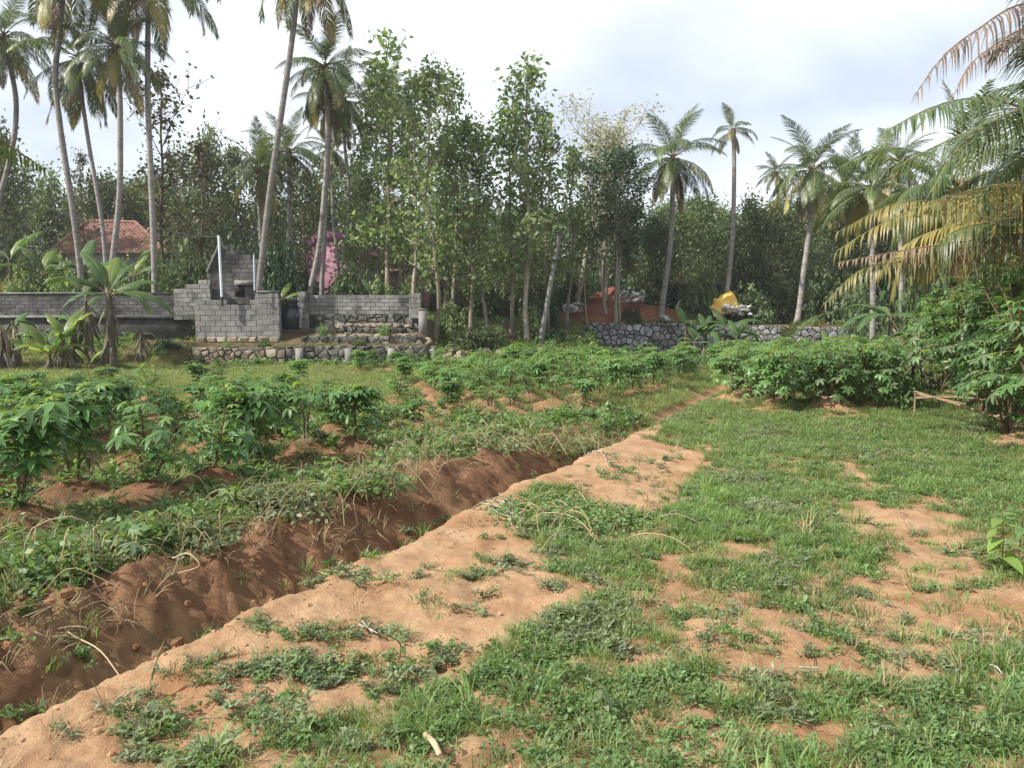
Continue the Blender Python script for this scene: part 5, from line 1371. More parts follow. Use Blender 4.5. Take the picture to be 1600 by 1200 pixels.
def banana(px, Y, base_py, top_py, label, leaf_spec, dead=8, width=0.16, name='banana_plant', z0=None, group=None, lean=0.0, scale=1.0):
    """leaf_spec: (azimuth deg seen from above with 0 = right, 90 = away; bend class; scale; bright)"""
    x = X(px, Y); zb = H(x, Y) if z0 is None else z0
    h = Z(top_py, Y) - zb
    o = empty(name, (x, Y, zb), 0, label, 'banana plant', group)
    b = MB(); zt = np.linspace(0, 1, 8)
    pth = np.stack([lean * zt ** 1.5, 0 * zt, zt * h - 0.08 * (zt < 0.01)], 1)
    b.tube(pth, width * (1 - 0.55 * zt) * (1 + 0.25 * np.exp(-zt * 9)), 9); b.build('pseudostem', M['banana_stem'], o, smooth_=True)
    for az, bc, s, br in leaf_spec:
        link('leaf', BL[('banana_leaf_bright' if br else 'banana_leaf', bc)], o, (lean * 0.95, 0, h * 0.96), (bn_rng.normal(0, 0.1), 0, R(az)), s)
    for k in range(dead):
        zz_ = h * bn_rng.uniform(0.35, 1.0)
        link('dead_leaf', BD[int(bn_rng.integers(3))], o, (lean * (zz_ / h) ** 1.5, 0, zz_), (bn_rng.normal(0, 0.25), bn_rng.uniform(-0.1, 0.4), bn_rng.uniform(0, 6.28)), bn_rng.uniform(0.6, 1.1) * min(1, 0.45 + h * 0.4))
    return o
banana(172, 28.0, 582, 458, 'largest banana plant, leaves spread like a star before the long block wall',
       [(185, 1, 1.15, 0), (8, 2, 1.15, 0), (-20, 2, 1.05, 0), (35, 1, 1.0, 0), (150, 0, 1.1, 0), (100, 0, 1.0, 1), (215, 2, 0.8, 0), (60, 0, 0.85, 0)], 16, 0.2)
BAN = [(12, 28.8, 530, 'low green banana plant at the very left before the long wall', [(20, 1, .7, 0), (80, 0, .7, 0), (150, 1, .6, 0), (-40, 2, .6, 1)], 5),
       (116, 29.8, 508, 'green banana plant between the glowing one and the largest one', [(60, 0, .8, 0), (140, 1, .75, 0), (10, 1, .75, 0), (220, 2, .6, 0)], 6),
       (75, 28.3, 555, 'shorter banana plant with glowing yellow-green leaves left of the largest one', [(170, 0, .8, 1), (100, 0, .75, 0), (30, 1, .7, 1), (-60, 1, .7, 1), (250, 1, .7, 1), (0, 0, .7, 0), (140, 1, .7, 1)], 12),
       (98, 28.8, 530, 'banana clump stem wrapped in dried leaves beside the glowing one', [(80, 0, .75, 1), (20, 0, .7, 1), (-80, 1, .6, 1), (150, 0, .65, 1), (-30, 1, .6, 0)], 14),
       (135, 29.5, 470, 'banana stem hung with brown dead leaves close behind the largest plant', [(95, 0, .7, 0), (40, 1, .5, 0)], 10),
       (20, 29.0, 500, 'dried-out banana stem at the far left', [(60, 2, .45, 0)], 9),
       (2, 28.2, 505, 'bare banana stem cut by the left edge', [], 6),
       (220, 30.0, 520, 'thin withered banana stem right of the largest plant', [(10, 2, .3, 1)], 6),
       (137, 27.6, 572, 'tiny banana sucker with two fresh leaves at the foot of the largest plant', [(10, 0, .4, 1), (160, 0, .4, 1)], 0)]
for px, Y, tp, lab, ls_, dd in BAN: banana(px, Y, None, tp, lab, ls_, int(dd * 2.6), 0.11 if dd else 0.05)
# bananas behind the wall
for px, Y, tp, lab, ls_ in ((70, 37.0, 430, 'banana plant behind the long wall with torn leaves above the coping, left one', [(10, 1, 1.1, 0), (160, 0, 1.0, 0), (90, 0, 1.0, 1), (200, 1, 1.0, 0), (-30, 1, .9, 0)]),
                            (20, 37.5, 405, 'banana plant behind the wall at the far left', [(20, 0, 1.0, 0), (150, 1, 1.0, 0), (80, 0, .9, 1)]),
                            (135, 37.5, 425, 'banana plant between two palm trunks behind the wall', [(100, 0, 1.2, 0), (30, 1, 1.1, 0), (170, 1, 1.0, 0), (-30, 2, 1.0, 0)]),
                            (212, 37.0, 430, 'banana plant behind the wall under the tiled roof', [(20, 1, 1.0, 0), (160, 1, 1.0, 1), (70, 0, 1.0, 1)]),
                            (440, 35.5, 470, 'small banana plant over the dark gate', [(20, 1, .7, 1), (160, 1, .6, 0), (80, 0, .6, 1)]),
                            (585, 35.6, 470, 'small banana plant behind the block wall', [(20, 1, .6, 0), (140, 0, .7, 0), (80, 0, .6, 0)])):
    banana(px, Y, None, tp, lab, ls_, 3, 0.13)
# bananas before the stone wall
def fan(n, s, seed, lo=0, br=0.15):
    rg = np.random.default_rng(seed)
    return [(rg.uniform(0, 360) if k else 100, int(rg.choice([0, 1, 1, 2, 2])) if k else 0, s * rg.uniform(0.75, 1.1), int(rg.random() < br)) for k in range(n)]
for px, Y, tp, lab, ls_ in ((1072, 37.4, 512, 'banana plant before the stone wall, leftmost, with upright leaf', fan(8, .82, 1, br=.3)),
                            (1103, 37.0, 520, 'banana plant before the stone wall, in the middle of the clump', fan(9, .78, 2)),
                            (1135, 37.6, 516, 'banana plant before the stone wall with long arching leaf to the right', fan(8, .8, 3) + [(5, 1, 1.0, 0), (-12, 2, .95, 0)]),
                            (1152, 36.6, 532, 'small banana plant at the right end of the stone-wall clump', fan(7, .62, 4)),
                            (1086, 36.2, 535, 'small banana plant at the front of the stone-wall clump', fan(6, .55, 5)),
                            (1294, 36.0, 545, 'single-leaved banana shoot before the right part of the stone wall', [(95, 0, .6, 1)]),
                            (1392, 24.0, 492, 'banana plant with wide dark leaf under the drooping yellow fronds', [(175, 2, .85, 0), (10, 2, .8, 0), (200, 2, .7, 0), (90, 1, .6, 0), (-60, 2, .7, 0), (150, 1, .7, 0)])):
    banana(px, Y, None, tp, lab, ls_, 5, 0.12)
banana(1436, 17.0, None, 520, 'dried banana stump with shaggy dead sheaths beside the tall cassava', [(150, 2, .4, 0)], 14, 0.16, name='banana_stump')
banana(1412, 19.0, None, 515, 'pale cut banana stem left of the shaggy stump', [], 2, 0.13, name='banana_stump')

# ------------------------------------------------------------------ houses, mounds and yard things
def tiled_roof(root, ridge_a, ridge_b, eave, rows, mat, wave=0.28, part='roof'):
    """one roof slope from a ridge line down to an eave line: overlapping courses of tiles"""
    (ra, rb), (ea, eb) = (np.array(ridge_a), np.array(ridge_b)), (np.array(eave[0]), np.array(eave[1]))
    b = MB()
    for r in range(rows):
        t0, t1 = r / rows, (r + 1.12) / rows
        a0, b0 = ra + (ea - ra) * t0, rb + (eb - rb) * t0
        a1, b1 = ra + (ea - ra) * min(1.02, t1), rb + (eb - rb) * min(1.02, t1)
        n = max(2, int(np.linalg.norm(b1 - a1) / wave))
        for k in range(n):
            u0, u1 = k / n, (k + 0.96) / n
            up = np.array([0, 0, 0.035 + 0.012 * rng.random()]); lo = np.array([0, 0, 0.075 + 0.012 * rng.random()]); md = np.array([0, 0, 0.05])
            p00, p01, p0m = a0 + (b0 - a0) * u0, a0 + (b0 - a0) * u1, a0 + (b0 - a0) * (u0 + u1) / 2
            p10, p11, p1m = a1 + (b1 - a1) * u0, a1 + (b1 - a1) * u1, a1 + (b1 - a1) * (u0 + u1) / 2
            V = [p00, p0m + md, p01, p10 + lo, p1m + lo + md, p11 + lo, p10, p1m, p11]
            b.add(V, [[0, 3, 4, 1], [1, 4, 5, 2], [3, 6, 7, 4], [4, 7, 8, 5]])
    o = b.build('tiles', M[mat], root); o['kind'] = 'stuff'
    return o
# tiled house behind the long wall
YT = 52.0
zg = H(X(155, YT), YT)
th = empty('tiled_house', (X(155, YT), YT, zg), 0, 'low house with red clay tile roof behind the left palms', 'house')
def rel(p, o): return np.asarray(p) - np.array(o.location)
rl = P(138, 347, YT + 3); rr_ = P(212, 349, YT + 3)
el, er = P(78, 395, YT), P(262, 395, YT)
tiled_roof(th, rel(rl, th), rel(rr_, th), (rel(el, th), rel(er, th)), 15, 'tile')
lb2 = P(78, 395, YT) + (0, 6, 0)
tiled_roof(th, rel(rl, th), rel(rl, th) + (0.02, 0, 0), (rel(lb2, th), rel(el, th)), 15, 'tile')
rb2 = P(262, 395, YT) + (0, 6, 0)
tiled_roof(th, rel(rr_, th), rel(rr_, th) + (0.02, 0, 0), (rel(er, th), rel(rb2, th)), 15, 'tile')
MB().tube([rel(rl, th) + (0, 0, .08), rel(rr_, th) + (0, 0, .08)], 0.12, 8).build('ridge', M['tile'], th)
for e0, e1 in ((rl, el), (rr_, er)): MB().tube([rel(e0, th) + (0, -.05, .09), rel(e1, th) + (0, -.05, .09)], 0.11, 8).build('hip', M['tile'], th)
wz = el[2] - zg
cxx = (el[0] + er[0]) / 2 - th.location[0]
MB().box((cxx, 3.0, wz / 2), (er[0] - el[0] - 1.0, 4.8, wz)).build('wall', M['house_wall'], th)
for dx in (-2.2, 0.2, 2.2):
    w_ = MB().box((cxx + dx, 0.58, wz * 0.55), (1.0, 0.06, 1.1)).build('window', M['concrete'], th)
    MB().box((cxx + dx, 0.545, wz * 0.55), (0.84, 0.03, 0.94)).build('pane', M['opening'], w_)
# pink house
YP = 50.0
zp = H(X(560, YP), YP)
ph = empty('pink_house', (X(508, YP), YP, zp), R(27), 'pink painted house half hidden behind the palms and teak leaves', 'house')
wpx = X(640, YP) - X(508, YP); hpz = Z(378, YP) - zp
MB().box((wpx / 2, 3, hpz / 2), (wpx, 6, hpz)).build('wall', M['pink'], ph)
MB().box((0.6, 2.6, hpz + 0.35), (1.35, 5.2, 0.7)).build('parapet', M['pink'], ph)
b = MB()
n = 9
for k in range(n):        # pitched roof to the right in ribbed sheets
    x0 = 1.3 + k * (wpx - 1.0) / n; x1 = x0 + (wpx - 1.0) / n * 0.94
    zt = lambda x: hpz + 0.62 - 0.24 * (x - 1.3)
    V = [(x0, -0.5, zt(x0) - 0.9), (x1, -0.5, zt(x1) - 0.9), (x1, 3, zt(x1)), (x0, 3, zt(x0)),
         (x0, -0.5, zt(x0) - 0.97), (x1, -0.5, zt(x1) - 0.97), (x1, 3, zt(x1) - .07), (x0, 3, zt(x0) - .07)]
    b.add(V, [[0, 1, 2, 3], [7, 6, 5, 4], [0, 4, 5, 1], [1, 5, 6, 2], [3, 2, 6, 7], [0, 3, 7, 4]])
b.build('roof', M['pink_roof'], ph)
for dx in (1.6, 3.6):
    w_ = MB().box((dx, -0.03, hpz * 0.5), (1.0, 0.1, 1.1)).build('window', M['house_wall'], ph); w_['label'] = 'pale framed window'
    MB().box((dx, -0.085, hpz * 0.5), (0.8, 0.03, 0.9)).build('pane', M['opening'], w_)
# second pinkish building deeper in the grove
YP2 = 48.0; zq = H(X(690, YP2), YP2)
qh = empty('pink_house', (X(600, YP2), YP2, zq), 0, 'dull pink low building seen between the teak trunks', 'house')
wq = X(668, YP2) - X(604, YP2); hq = Z(425, YP2) - zq
MB().box((wq / 2, 1.5, hq / 2), (wq, 3, hq)).build('wall', M['pink_roof'], qh)
MB().box((wq / 2, 1.4, hq + 0.07), (wq + 0.6, 3.6, 0.14)).build('roof', M['pink_roof'], qh)
MB().box((wq * 0.3, -0.03, hq * 0.5), (0.8, 0.1, 1.2)).build('door', M['opening'], qh)
# unfinished house right of the dark tree
YU = 47.5; zu = H(X(1090, YU), YU)
uh = empty('unfinished_house', (X(1022, YU), YU, zu), 0, 'low pale house with dark openings and pillars behind the red mound', 'house')
wu = X(1186, YU) - X(1022, YU); hu = max(1.2, Z(446, YU) - zu)
MB().box((wu / 2, 2.4, hu / 2), (wu, 3.0, hu)).build('wall', M['house_wall'], uh)
MB().box((wu / 2, 1.9, hu + 0.1), (wu + 0.5, 4.6, 0.2)).build('roof_slab', M['grey_roof'], uh)
for px in (1032, 1062, 1074, 1108, 1183): MB().box((X(px, YU) - X(1022, YU), 0.15, hu / 2), (0.28, 0.28, hu)).build('pillar', M['concrete'], uh)
for px in (1046, 1090, 1166): MB().box((X(px, YU) - X(1022, YU), 0.87, hu * 0.52), (0.95, 0.08, hu * 0.75)).build('opening', M['opening'], uh)

def mound(name, label, px0, px1, Y, top_py, depth, mat, seed, skew=0.0, sharp=1.0):
    x0, x1 = X(px0, Y), X(px1, Y); zb = 1.35 if px0 > 850 else H((x0 + x1) / 2, Y)
    h = Z(top_py, Y) - zb; n = 44
    u = np.linspace(-1, 1, n); uu, vv = np.meshgrid(u, u)
    r = np.sqrt(uu ** 2 + vv ** 2)
    c = np.clip(1 - r * (0.93 + 0.14 * fbm(uu * 2 + seed, vv * 2, seed + 7)), 0, 1) ** sharp
    zz_ = h * c * (0.8 + 0.4 * fbm(uu * 2.5 + seed, vv * 2.5, seed)) + (fbm(uu * 9, vv * 9, seed + 3) - 0.5) * 0.34 * np.clip(1 - r, 0, 0.4) / 0.4
    zz_ = np.where(r >= 0.99, -0.2, zz_)
    V = np.stack([(uu + skew * c) * (x1 - x0) / 2, vv * depth / 2, zz_], -1).reshape(-1, 3)
    i = np.arange(n - 1)[:, None] * n; j = np.arange(n - 1)[None, :]
    Fa = np.stack([i + j, i + j + 1, i + n + j + 1, i + n + j], -1).reshape(-1, 4)
    o = link(name, npmesh(name, V, Fa, M[mat], smooth_=True), None, ((x0 + x1) / 2, Y, zb))
    return tag(o, label, 'soil mound')
mound('red_soil_mound', 'large bright red earth mound sloping down left behind the stone wall', 800, 1120, 44.2, 452, 6.8, 'red_soil', 1, 0.0, 0.9)
mound('red_soil_mound', 'smaller dark red earth mound under the dumped rubble beside the tarpaulin', 1125, 1215, 42.6, 474, 3.2, 'red_soil', 2)
mound('red_soil_mound', 'low long red earth heap on the right part of the stone wall', 1225, 1325, 41.8, 501, 2.0, 'red_soil', 3)
mound('red_soil_mound', 'middle red earth heap behind the banana clump', 1040, 1135, 42.8, 482, 3.0, 'red_soil', 4)
def rubble(label, group, n, pxr, pyr, Y, smin, smax, key='rock_white', dy=0.8):
    for k in range(n):
        px, py = rgr.uniform(*pxr), rgr.uniform(*pyr); y = Y + rgr.uniform(-dy, dy) * 0.5
        p = P(px, py, y); s = rgr.uniform(smin, smax)
        o = link('rubble_stone', rock_meshes[key][rgr.integers(5)], None, tuple(p), tuple(rgr.uniform(-1, 1, 3)), (s * 1.5, s, s * 0.6))
        tag(o, label, 'stone', group)
rubble('pale rubble stone on the left slope of the red mound', 'rubble on the left slope', 40, (882, 912), (473, 488), 42.0, 0.10, 0.22)
rubble('pale rubble stone on top of the red mound', 'rubble on top of the mound', 36, (965, 1008), (456, 470), 42.6, 0.10, 0.24)
rubble('white lump dumped beside the tarpaulin', 'white lumps beside the tarpaulin', 50, (1128, 1172), (478, 492), 41.0, 0.10, 0.22)
rubble('white lump lying along the top of the stone wall', 'white lumps along the wall top', 10, (1036, 1052), (495, 502), 40.9, 0.14, 0.26)
rubble('tan boulder before the left end of the stone wall', 'tan boulders near the stone wall', 26, (780, 850), (552, 566), 33.5, 0.15, 0.36, 'rubble_tan')
# yellow tarpaulin thrown over a heap
YY = 41.6
p0 = P(1112, 480, YY); n = 20
u = np.linspace(0, 1, n); uu, vv = np.meshgrid(u, u)
wT = X(1156, YY) - X(1112, YY); hT = Z(452, YY) - p0[2]
prof = np.interp(uu, [0, 0.25, 0.5, 0.8, 0.9, 1.0], [0.05, 0.5, 0.62, 1.0, 0.85, 0.5])
zz_ = hT * prof * (0.25 + 0.75 * np.sin(np.pi * np.clip(vv * 0.5 + 0.02, 0, 1))) + 0.10 * np.sin(uu * 17 + vv * 5) * vv * 0.8 - 0.55 * (1 - vv) ** 3
V = np.stack([uu * wT, (vv - 0.3) * 1.8 + 0.12 * np.sin(uu * 13), zz_], -1).reshape(-1, 3)
i = np.arange(n - 1)[:, None] * n; j = np.arange(n - 1)[None, :]
Fa = np.stack([i + j, i + j + 1, i + n + j + 1, i + n + j], -1).reshape(-1, 4)
o = link('tarpaulin', npmesh('tarpaulin', V, Fa, M['tarp'], smooth_=True), None, (p0[0], YY, p0[2])); tag(o, 'yellow-orange tarpaulin draped over a heap on the red earth', 'tarpaulin')
so = o.modifiers.new('thickness', 'SOLIDIFY'); so.thickness = 0.02

# metal pole with wires
YM = 33.0
pb = P(347, 477, YM)
mp = empty('metal_pole', (pb[0], YM, pb[2]), 0, 'thin pale blue metal pole with dark foot in front of the ruined gable wall', 'pole')
hM = Z(368, YM) - pb[2]
MB().tube([(0, 0, 0.36), (-0.06, 0, hM)], 0.055, 10).build('shaft', M['pipe'], mp, smooth_=True)
MB().tube([(0.0, 0, -0.05), (0, 0, 0.36)], 0.06, 10).build('foot', M['iron'], mp, smooth_=True)
MB().tube([(-0.14, 0, hM - 0.05), (0.02, 0, hM - 0.05)], 0.015, 6).build('bracket', M['iron'], mp)
pA = np.array([pb[0] - 0.06, YM, pb[2] + hM - 0.05])
for k, (px, py, Y, sag, lab) in enumerate(((238, 353, 37, 0.12, 'thin wire from the metal pole to the straight palm'), (60, 318, 41, 0.5, 'long slack wire from the metal pole towards the left trees'))):
    e = P(px, py, Y); t = np.linspace(0, 1, 14)[:, None]
    w = pA + (e - pA) * t + np.array([0, 0, -sag]) * (4 * t * (1 - t))
    o = MB().tube(w, 0.012, 5).build('wire', M['iron']); tag(o, lab, 'wire')
p2_ = empty('metal_pole', (X(399, 33.0), 33.0, Z(456, 33.0)), 0, 'short thin pole on the gate pier beside the leaning palm', 'pole')
MB().tube([(0, 0, 0), (0, 0, Z(398, 33.0) - Z(456, 33.0))], 0.03, 8).build('shaft', M['pipe'], p2_); MB().tube([(0, 0, -0.02), (0, 0, 0.06)], 0.06, 8).build('foot', M['iron'], p2_)
# leaning electric pole
YE = 36.0; be = P(843, 533, YE); te = P(874, 368, YE); be[2] = H(be[0], YE) - 0.1
ep = empty('electric_pole', tuple(be), 0, 'leaning grey electric pole with short crossarm under the trees', 'electric pole')
d = te - be
MB().tube([np.zeros(3), d * 0.5, d], [0.13, 0.105, 0.085], 10).build('shaft', M['concrete'], ep, smooth_=True)
ca_ = d * 0.78
arm_ = MB().box((ca_[0] - 0.02, -0.12, ca_[2]), (0.5, 0.09, 0.09)).build('crossarm', M['iron'], ep)
for sx in (-0.2, 0.16):
    MB().tube([(ca_[0] + sx, -0.12, ca_[2] + 0.04), (ca_[0] + sx, -0.12, ca_[2] + 0.1), (ca_[0] + sx, -0.12, ca_[2] + 0.17)], [0.02, 0.04, 0.03], 6).build('insulator', M['coping'], arm_)
# leaning tree trunk and thin stake left of the stone wall
b = MB(); pts = [P(900, 478, 43), P(906, 450, 43), P(912, 425, 43), P(916, 395, 43), P(930, 362, 43), P(938, 330, 43)]
pts = [np.array([pts[0][0], 43, H(pts[0][0], 43) - .1])] + pts
o = b.tube(spline(pts, 20), np.linspace(0.19, 0.09, 20), 8).build('bent_tree', M['bark_pale'], smooth_=True); tag(o, 'crooked pale tree trunk bending right behind the red mound', 'tree trunk')
pts = [P(919, 555, 39.6), P(917, 500, 39.6), P(914, 460, 39.6), P(911, 425, 39.6)]; pts[0][2] = H(pts[0][0], 39.6) - 0.05
o = MB().tube(spline(pts, 10), np.linspace(0.035, 0.025, 10), 6).build('stake', M['dry_wood'], smooth_=True); tag(o, 'thin tall bamboo stake at the left end of the stone wall', 'stake')
for k, (px, tp, lab) in enumerate(((1128, 528, 'short pale stake before the stone wall, left of a pair'), (1136, 530, 'short pale stake before the stone wall, right of a pair'), (1108, 540, 'dark bent stake among the cassava before the bananas'))):
    x = X(px, 33.0); z0 = H(x, 33.0)
    o = MB().tube([(x, 33, z0 - 0.1), (x + .02, 33, (z0 + Z(tp, 33)) / 2), (x + 0.03, 33, Z(tp, 33))], [0.03, 0.027, 0.02], 6).build('stake', M['dry_wood' if k < 2 else 'pole_wood']); tag(o, lab, 'stake')

# fallen poles at the right
for k, (a, b_, r_, lab) in enumerate((((1430, 612, 13.6), (1560, 652, 11.2), 0.022, 'longest dark pole slanting down right beneath the tall cassava'),
                                     ((1432, 622, 13.2), (1545, 625, 12.4), 0.028, 'pale straight pole lying level beneath the tall cassava'),
                                     ((1434, 616, 13.4), (1510, 632, 12.2), 0.020, 'thin dark pole between the level and the slanting ones'),
                                     ((1478, 612, 13.6), (1590, 628, 12.8), 0.032, 'thick pale pole at the back of the fallen poles'))):
    A, B = P(*a), P(*b_)
    for q in (A, B): q[2] = max(q[2], H(q[0], q[1]) + 0.03)
    o = MB().tube(spline([A, (A + B) / 2 + (0, 0, 0.03 * (k % 2)), B], 10), np.linspace(r_, r_ * 0.75, 10), 7).build('fallen_pole', M['pole_wood'], smooth_=True)
    tag(o, lab, 'pole')
x = X(1434, 13.4)
o = MB().tube([(x, 13.4, H(x, 13.4) - 0.05), (x + .01, 13.4, H(x, 13.4) + 0.42)], [0.025, 0.02], 6).build('stake', M['pole_wood']); tag(o, 'short upright stake holding the left ends of the fallen poles', 'stake')

# stick in the foreground
a, b_ = G(664, 1152, 0.02), G(688, 1192, 0.02)
for q in (a, b_): q[2] = H(q[0], q[1]) + 0.03
o = MB().tube(spline([a, (a + b_) / 2 + (0.006, 0, 0.006), b_], 9), np.array([.010, .012, .012, .011, .013, .012, .011, .012, .009]), 8).build('stick', M['dry_wood'], smooth_=True)
tag(o, 'short peeled tan stick lying in the grass at the bottom', 'stick')
# bundles of pale dried leaf ribs on the sand path
def ribs(label, strands, name='dry_leaf_ribs'):
    b0 = strands[0][0]; g0 = G(*b0); g0[2] = H(g0[0], g0[1])
    root = empty(name, tuple(g0), 0, label, 'dry ribs')
    for st in strands:
        pts = []
        for (px, py) in st:
            g = G(px, py, 0.02); g[2] = H(g[0], g[1]) + 0.012 + 0.02 * rgr.random(); pts.append(g - g0)
        MB().tube(spline(pts, 8), np.linspace(0.006, 0.003, 8), 5).build('rib', M['rib_pale'], root)
    return root
ribs('tangled pale dried leaf ribs on the sandy lip of the ditch', [[(758, 786), (778, 790), (800, 806), (826, 822)], [(772, 782), (790, 800), (808, 818)], [(750, 795), (776, 800), (812, 812), (850, 836)],
     [(786, 788), (792, 806), (800, 826)], [(762, 800), (786, 812), (806, 815)], [(780, 778), (800, 796), (838, 830), (872, 850)], [(796, 792), (806, 806), (822, 818)]])
ribs('few pale dried ribs farther up the sand path', [[(912, 716), (930, 714), (945, 722)], [(918, 712), (934, 722)], [(985, 722), (1000, 724), (1014, 726)], [(926, 708), (940, 716), (950, 730)]])
ribs('white dry leaf blade scrap on the sand near the grass', [[(560, 976), (575, 982), (590, 990)], [(566, 974), (582, 988)]])
ribs('pale dry stalk on the bare sand at the lower right', [[(1250, 1048), (1264, 1047), (1280, 1049)], [(1545, 1048), (1556, 1050), (1566, 1056)]])
# leafy weed plant at the right and broad-leaved weeds in the foreground
def broad_leaf(name, L, W, seed, mat):
    rg = np.random.default_rng(seed); b = MB(); n = 6; t = np.linspace(0, 1, n + 1)
    c = np.stack([t * L, 0 * t, 0.25 * L * t - 0.45 * L * t ** 2], 1); w = W / 2 * np.sin(np.pi * t ** 0.75) ** 0.85
    V = np.vstack([c + np.stack([0 * t, -w, 0.18 * w], 1), c, c + np.stack([0 * t, w, 0.18 * w], 1)])
    m_ = n + 1
    b.add(V, [[r_ * m_ + k, r_ * m_ + k + 1, (r_ + 1) * m_ + k + 1, (r_ + 1) * m_ + k] for r_ in (0, 1) for k in range(n)])
    return b.mesh(name, M[mat], True)
BWL = {'weed': broad_leaf('leaf', 1.0, 0.5, 1, 'weed'), 'weed_pale': broad_leaf('leaf', 1.0, 0.42, 2, 'weed_pale'), 'cassava_young': broad_leaf('leaf', 1.0, 0.55, 3, 'cassava_young')}
def weed(px, py, h, leaf, n, label, mat='weed', seed=0):
    rg = np.random.default_rng(seed); g = G(px, py, 0.0); g[2] = H(g[0], g[1])
    o = empty('weed_plant', tuple(g), 0, label, 'weed')
    st = spline([(0, 0, -0.02), (0.02, 0.01, h * 0.5), (rg.normal(0, 0.04), rg.normal(0, 0.04), h)], 8)
    MB().tube(st, np.linspace(0.005, 0.0025, 8), 5, cap=False).build('stem', M['petiole'], o)
    for k in range(n):
        t = 0.2 + 0.8 * k / n; f = t * 7; i0 = min(6, int(f))
        link('leaf', BWL[mat], o, tuple(st[i0] + (st[i0 + 1] - st[i0]) * (f - i0)), (0, rg.normal(0.1, 0.3), k * 2.4 + rg.normal(0, .3)), leaf * rg.uniform(0.7, 1.1) * (1.1 - 0.5 * t))
weed(1562, 900, 0.40, 0.19, 14, 'largest broad-leaved weed at the right edge of the grass', 'cassava_young', 1)
weed(1590, 880, 0.32, 0.16, 11, 'broad-leaved weed cut by the right edge, beside the largest one', 'weed', 2)
weed(1530, 890, 0.2, 0.12, 10, 'lower broad-leaved weed left of the largest one', 'weed', 3)
weed(935, 1120, 0.16, 0.085, 10, 'pale broad-leaved weed in the middle of the front grass', 'weed_pale', 4)
weed(620, 1030, 0.16, 0.07, 6, 'thin upright weed on the sand in the lower middle', 'weed', 5)
weed(232, 1090, 0.22, 0.055, 9, 'spindly weed standing on the ditch lip', 'weed_pale', 6)
weed(260, 1130, 0.12, 0.06, 10, 'low tufted weed on the sandy lip in the lower left', 'weed', 7)
weed(490, 1180, 0.13, 0.07, 10, 'broad-leaved weed at the bottom left of the stick', 'weed', 8)
weed(1255, 960, 0.16, 0.06, 14, 'bushy little weed left of the right-hand sand patch', 'weed', 9)
weed(1370, 1170, 0.1, 0.075, 10, 'pale ivy-leaved weed at the lower right', 'weed_pale', 10)

# ------------------------------------------------------------------ grass, weeds, vines, clods (scattered by geometry nodes)
def tuft_grass(name, seed, n, lo, hi, w, mat, spread=0.04, lean=0.5):
    rg = np.random.default_rng(seed); b = MB()
    for k in range(n):
        a = rg.uniform(0, 6.28); r_ = spread * math.sqrt(rg.random()); L = rg.uniform(lo, hi)
        base = np.array([math.cos(a) * r_, math.sin(a) * r_, -0.005])
        a2 = a + rg.normal(0, 0.8); out = np.array([math.cos(a2), math.sin(a2), 0]); ln = lean * rg.uniform(0.3, 1.5)
        sd = np.array([-out[1], out[0], 0]) * w / 2 * rg.uniform(0.7, 1.3)
        p1 = base + out * L * 0.18 * ln + (0, 0, L * 0.42); p2 = base + out * L * 0.55 * ln + (0, 0, L * (0.75 - 0.12 * ln)); p3 = base + out * L * 0.95 * ln + (0, 0, L * (0.92 - 0.35 * ln))
        b.add([base - sd * .7, base + sd * .7, p1 + sd, p1 - sd, p2 + sd * .7, p2 - sd * .7, p3, p3], [[0, 1, 2, 3], [3, 2, 4, 5], [5, 4, 6, 7]])
    return b.mesh(name, M[mat])
def tuft_weed(name, seed, n, leaf, spread, hgt, mat, asp=0.45):
    rg = np.random.default_rng(seed)
    st = []
    for k in range(max(3, n // 9)):
        a = rg.uniform(0, 6.28); r_ = spread * rg.uniform(0.5, 1.0)
        for q in range(9): t = (q + 1) / 9; st.append((math.cos(a) * r_ * t, math.sin(a) * r_ * t, hgt * (t * (1.4 - 0.7 * t)) * rg.uniform(0.7, 1.2) + 0.008))
    V, Fa = leaves(np.array(st), 2, (0.008, 0.008, 0.006), leaf, rg, asp, droop=-0.1, flat=0.7)
    V[:, 2] = np.maximum(V[:, 2], 0.002)
    return npmesh(name, V, Fa, M[mat])
def clod_mesh(name, seed, mat):
    return chamfer_box(name, M[mat], seed, 0.14, 0.26)
def collection_of(name, meshes):
    c = bpy.data.collections.new(name)
    for i, me in enumerate(meshes):
        o = bpy.data.objects.new('%s_%02d' % (name, i), me); c.objects.link(o)
    return c
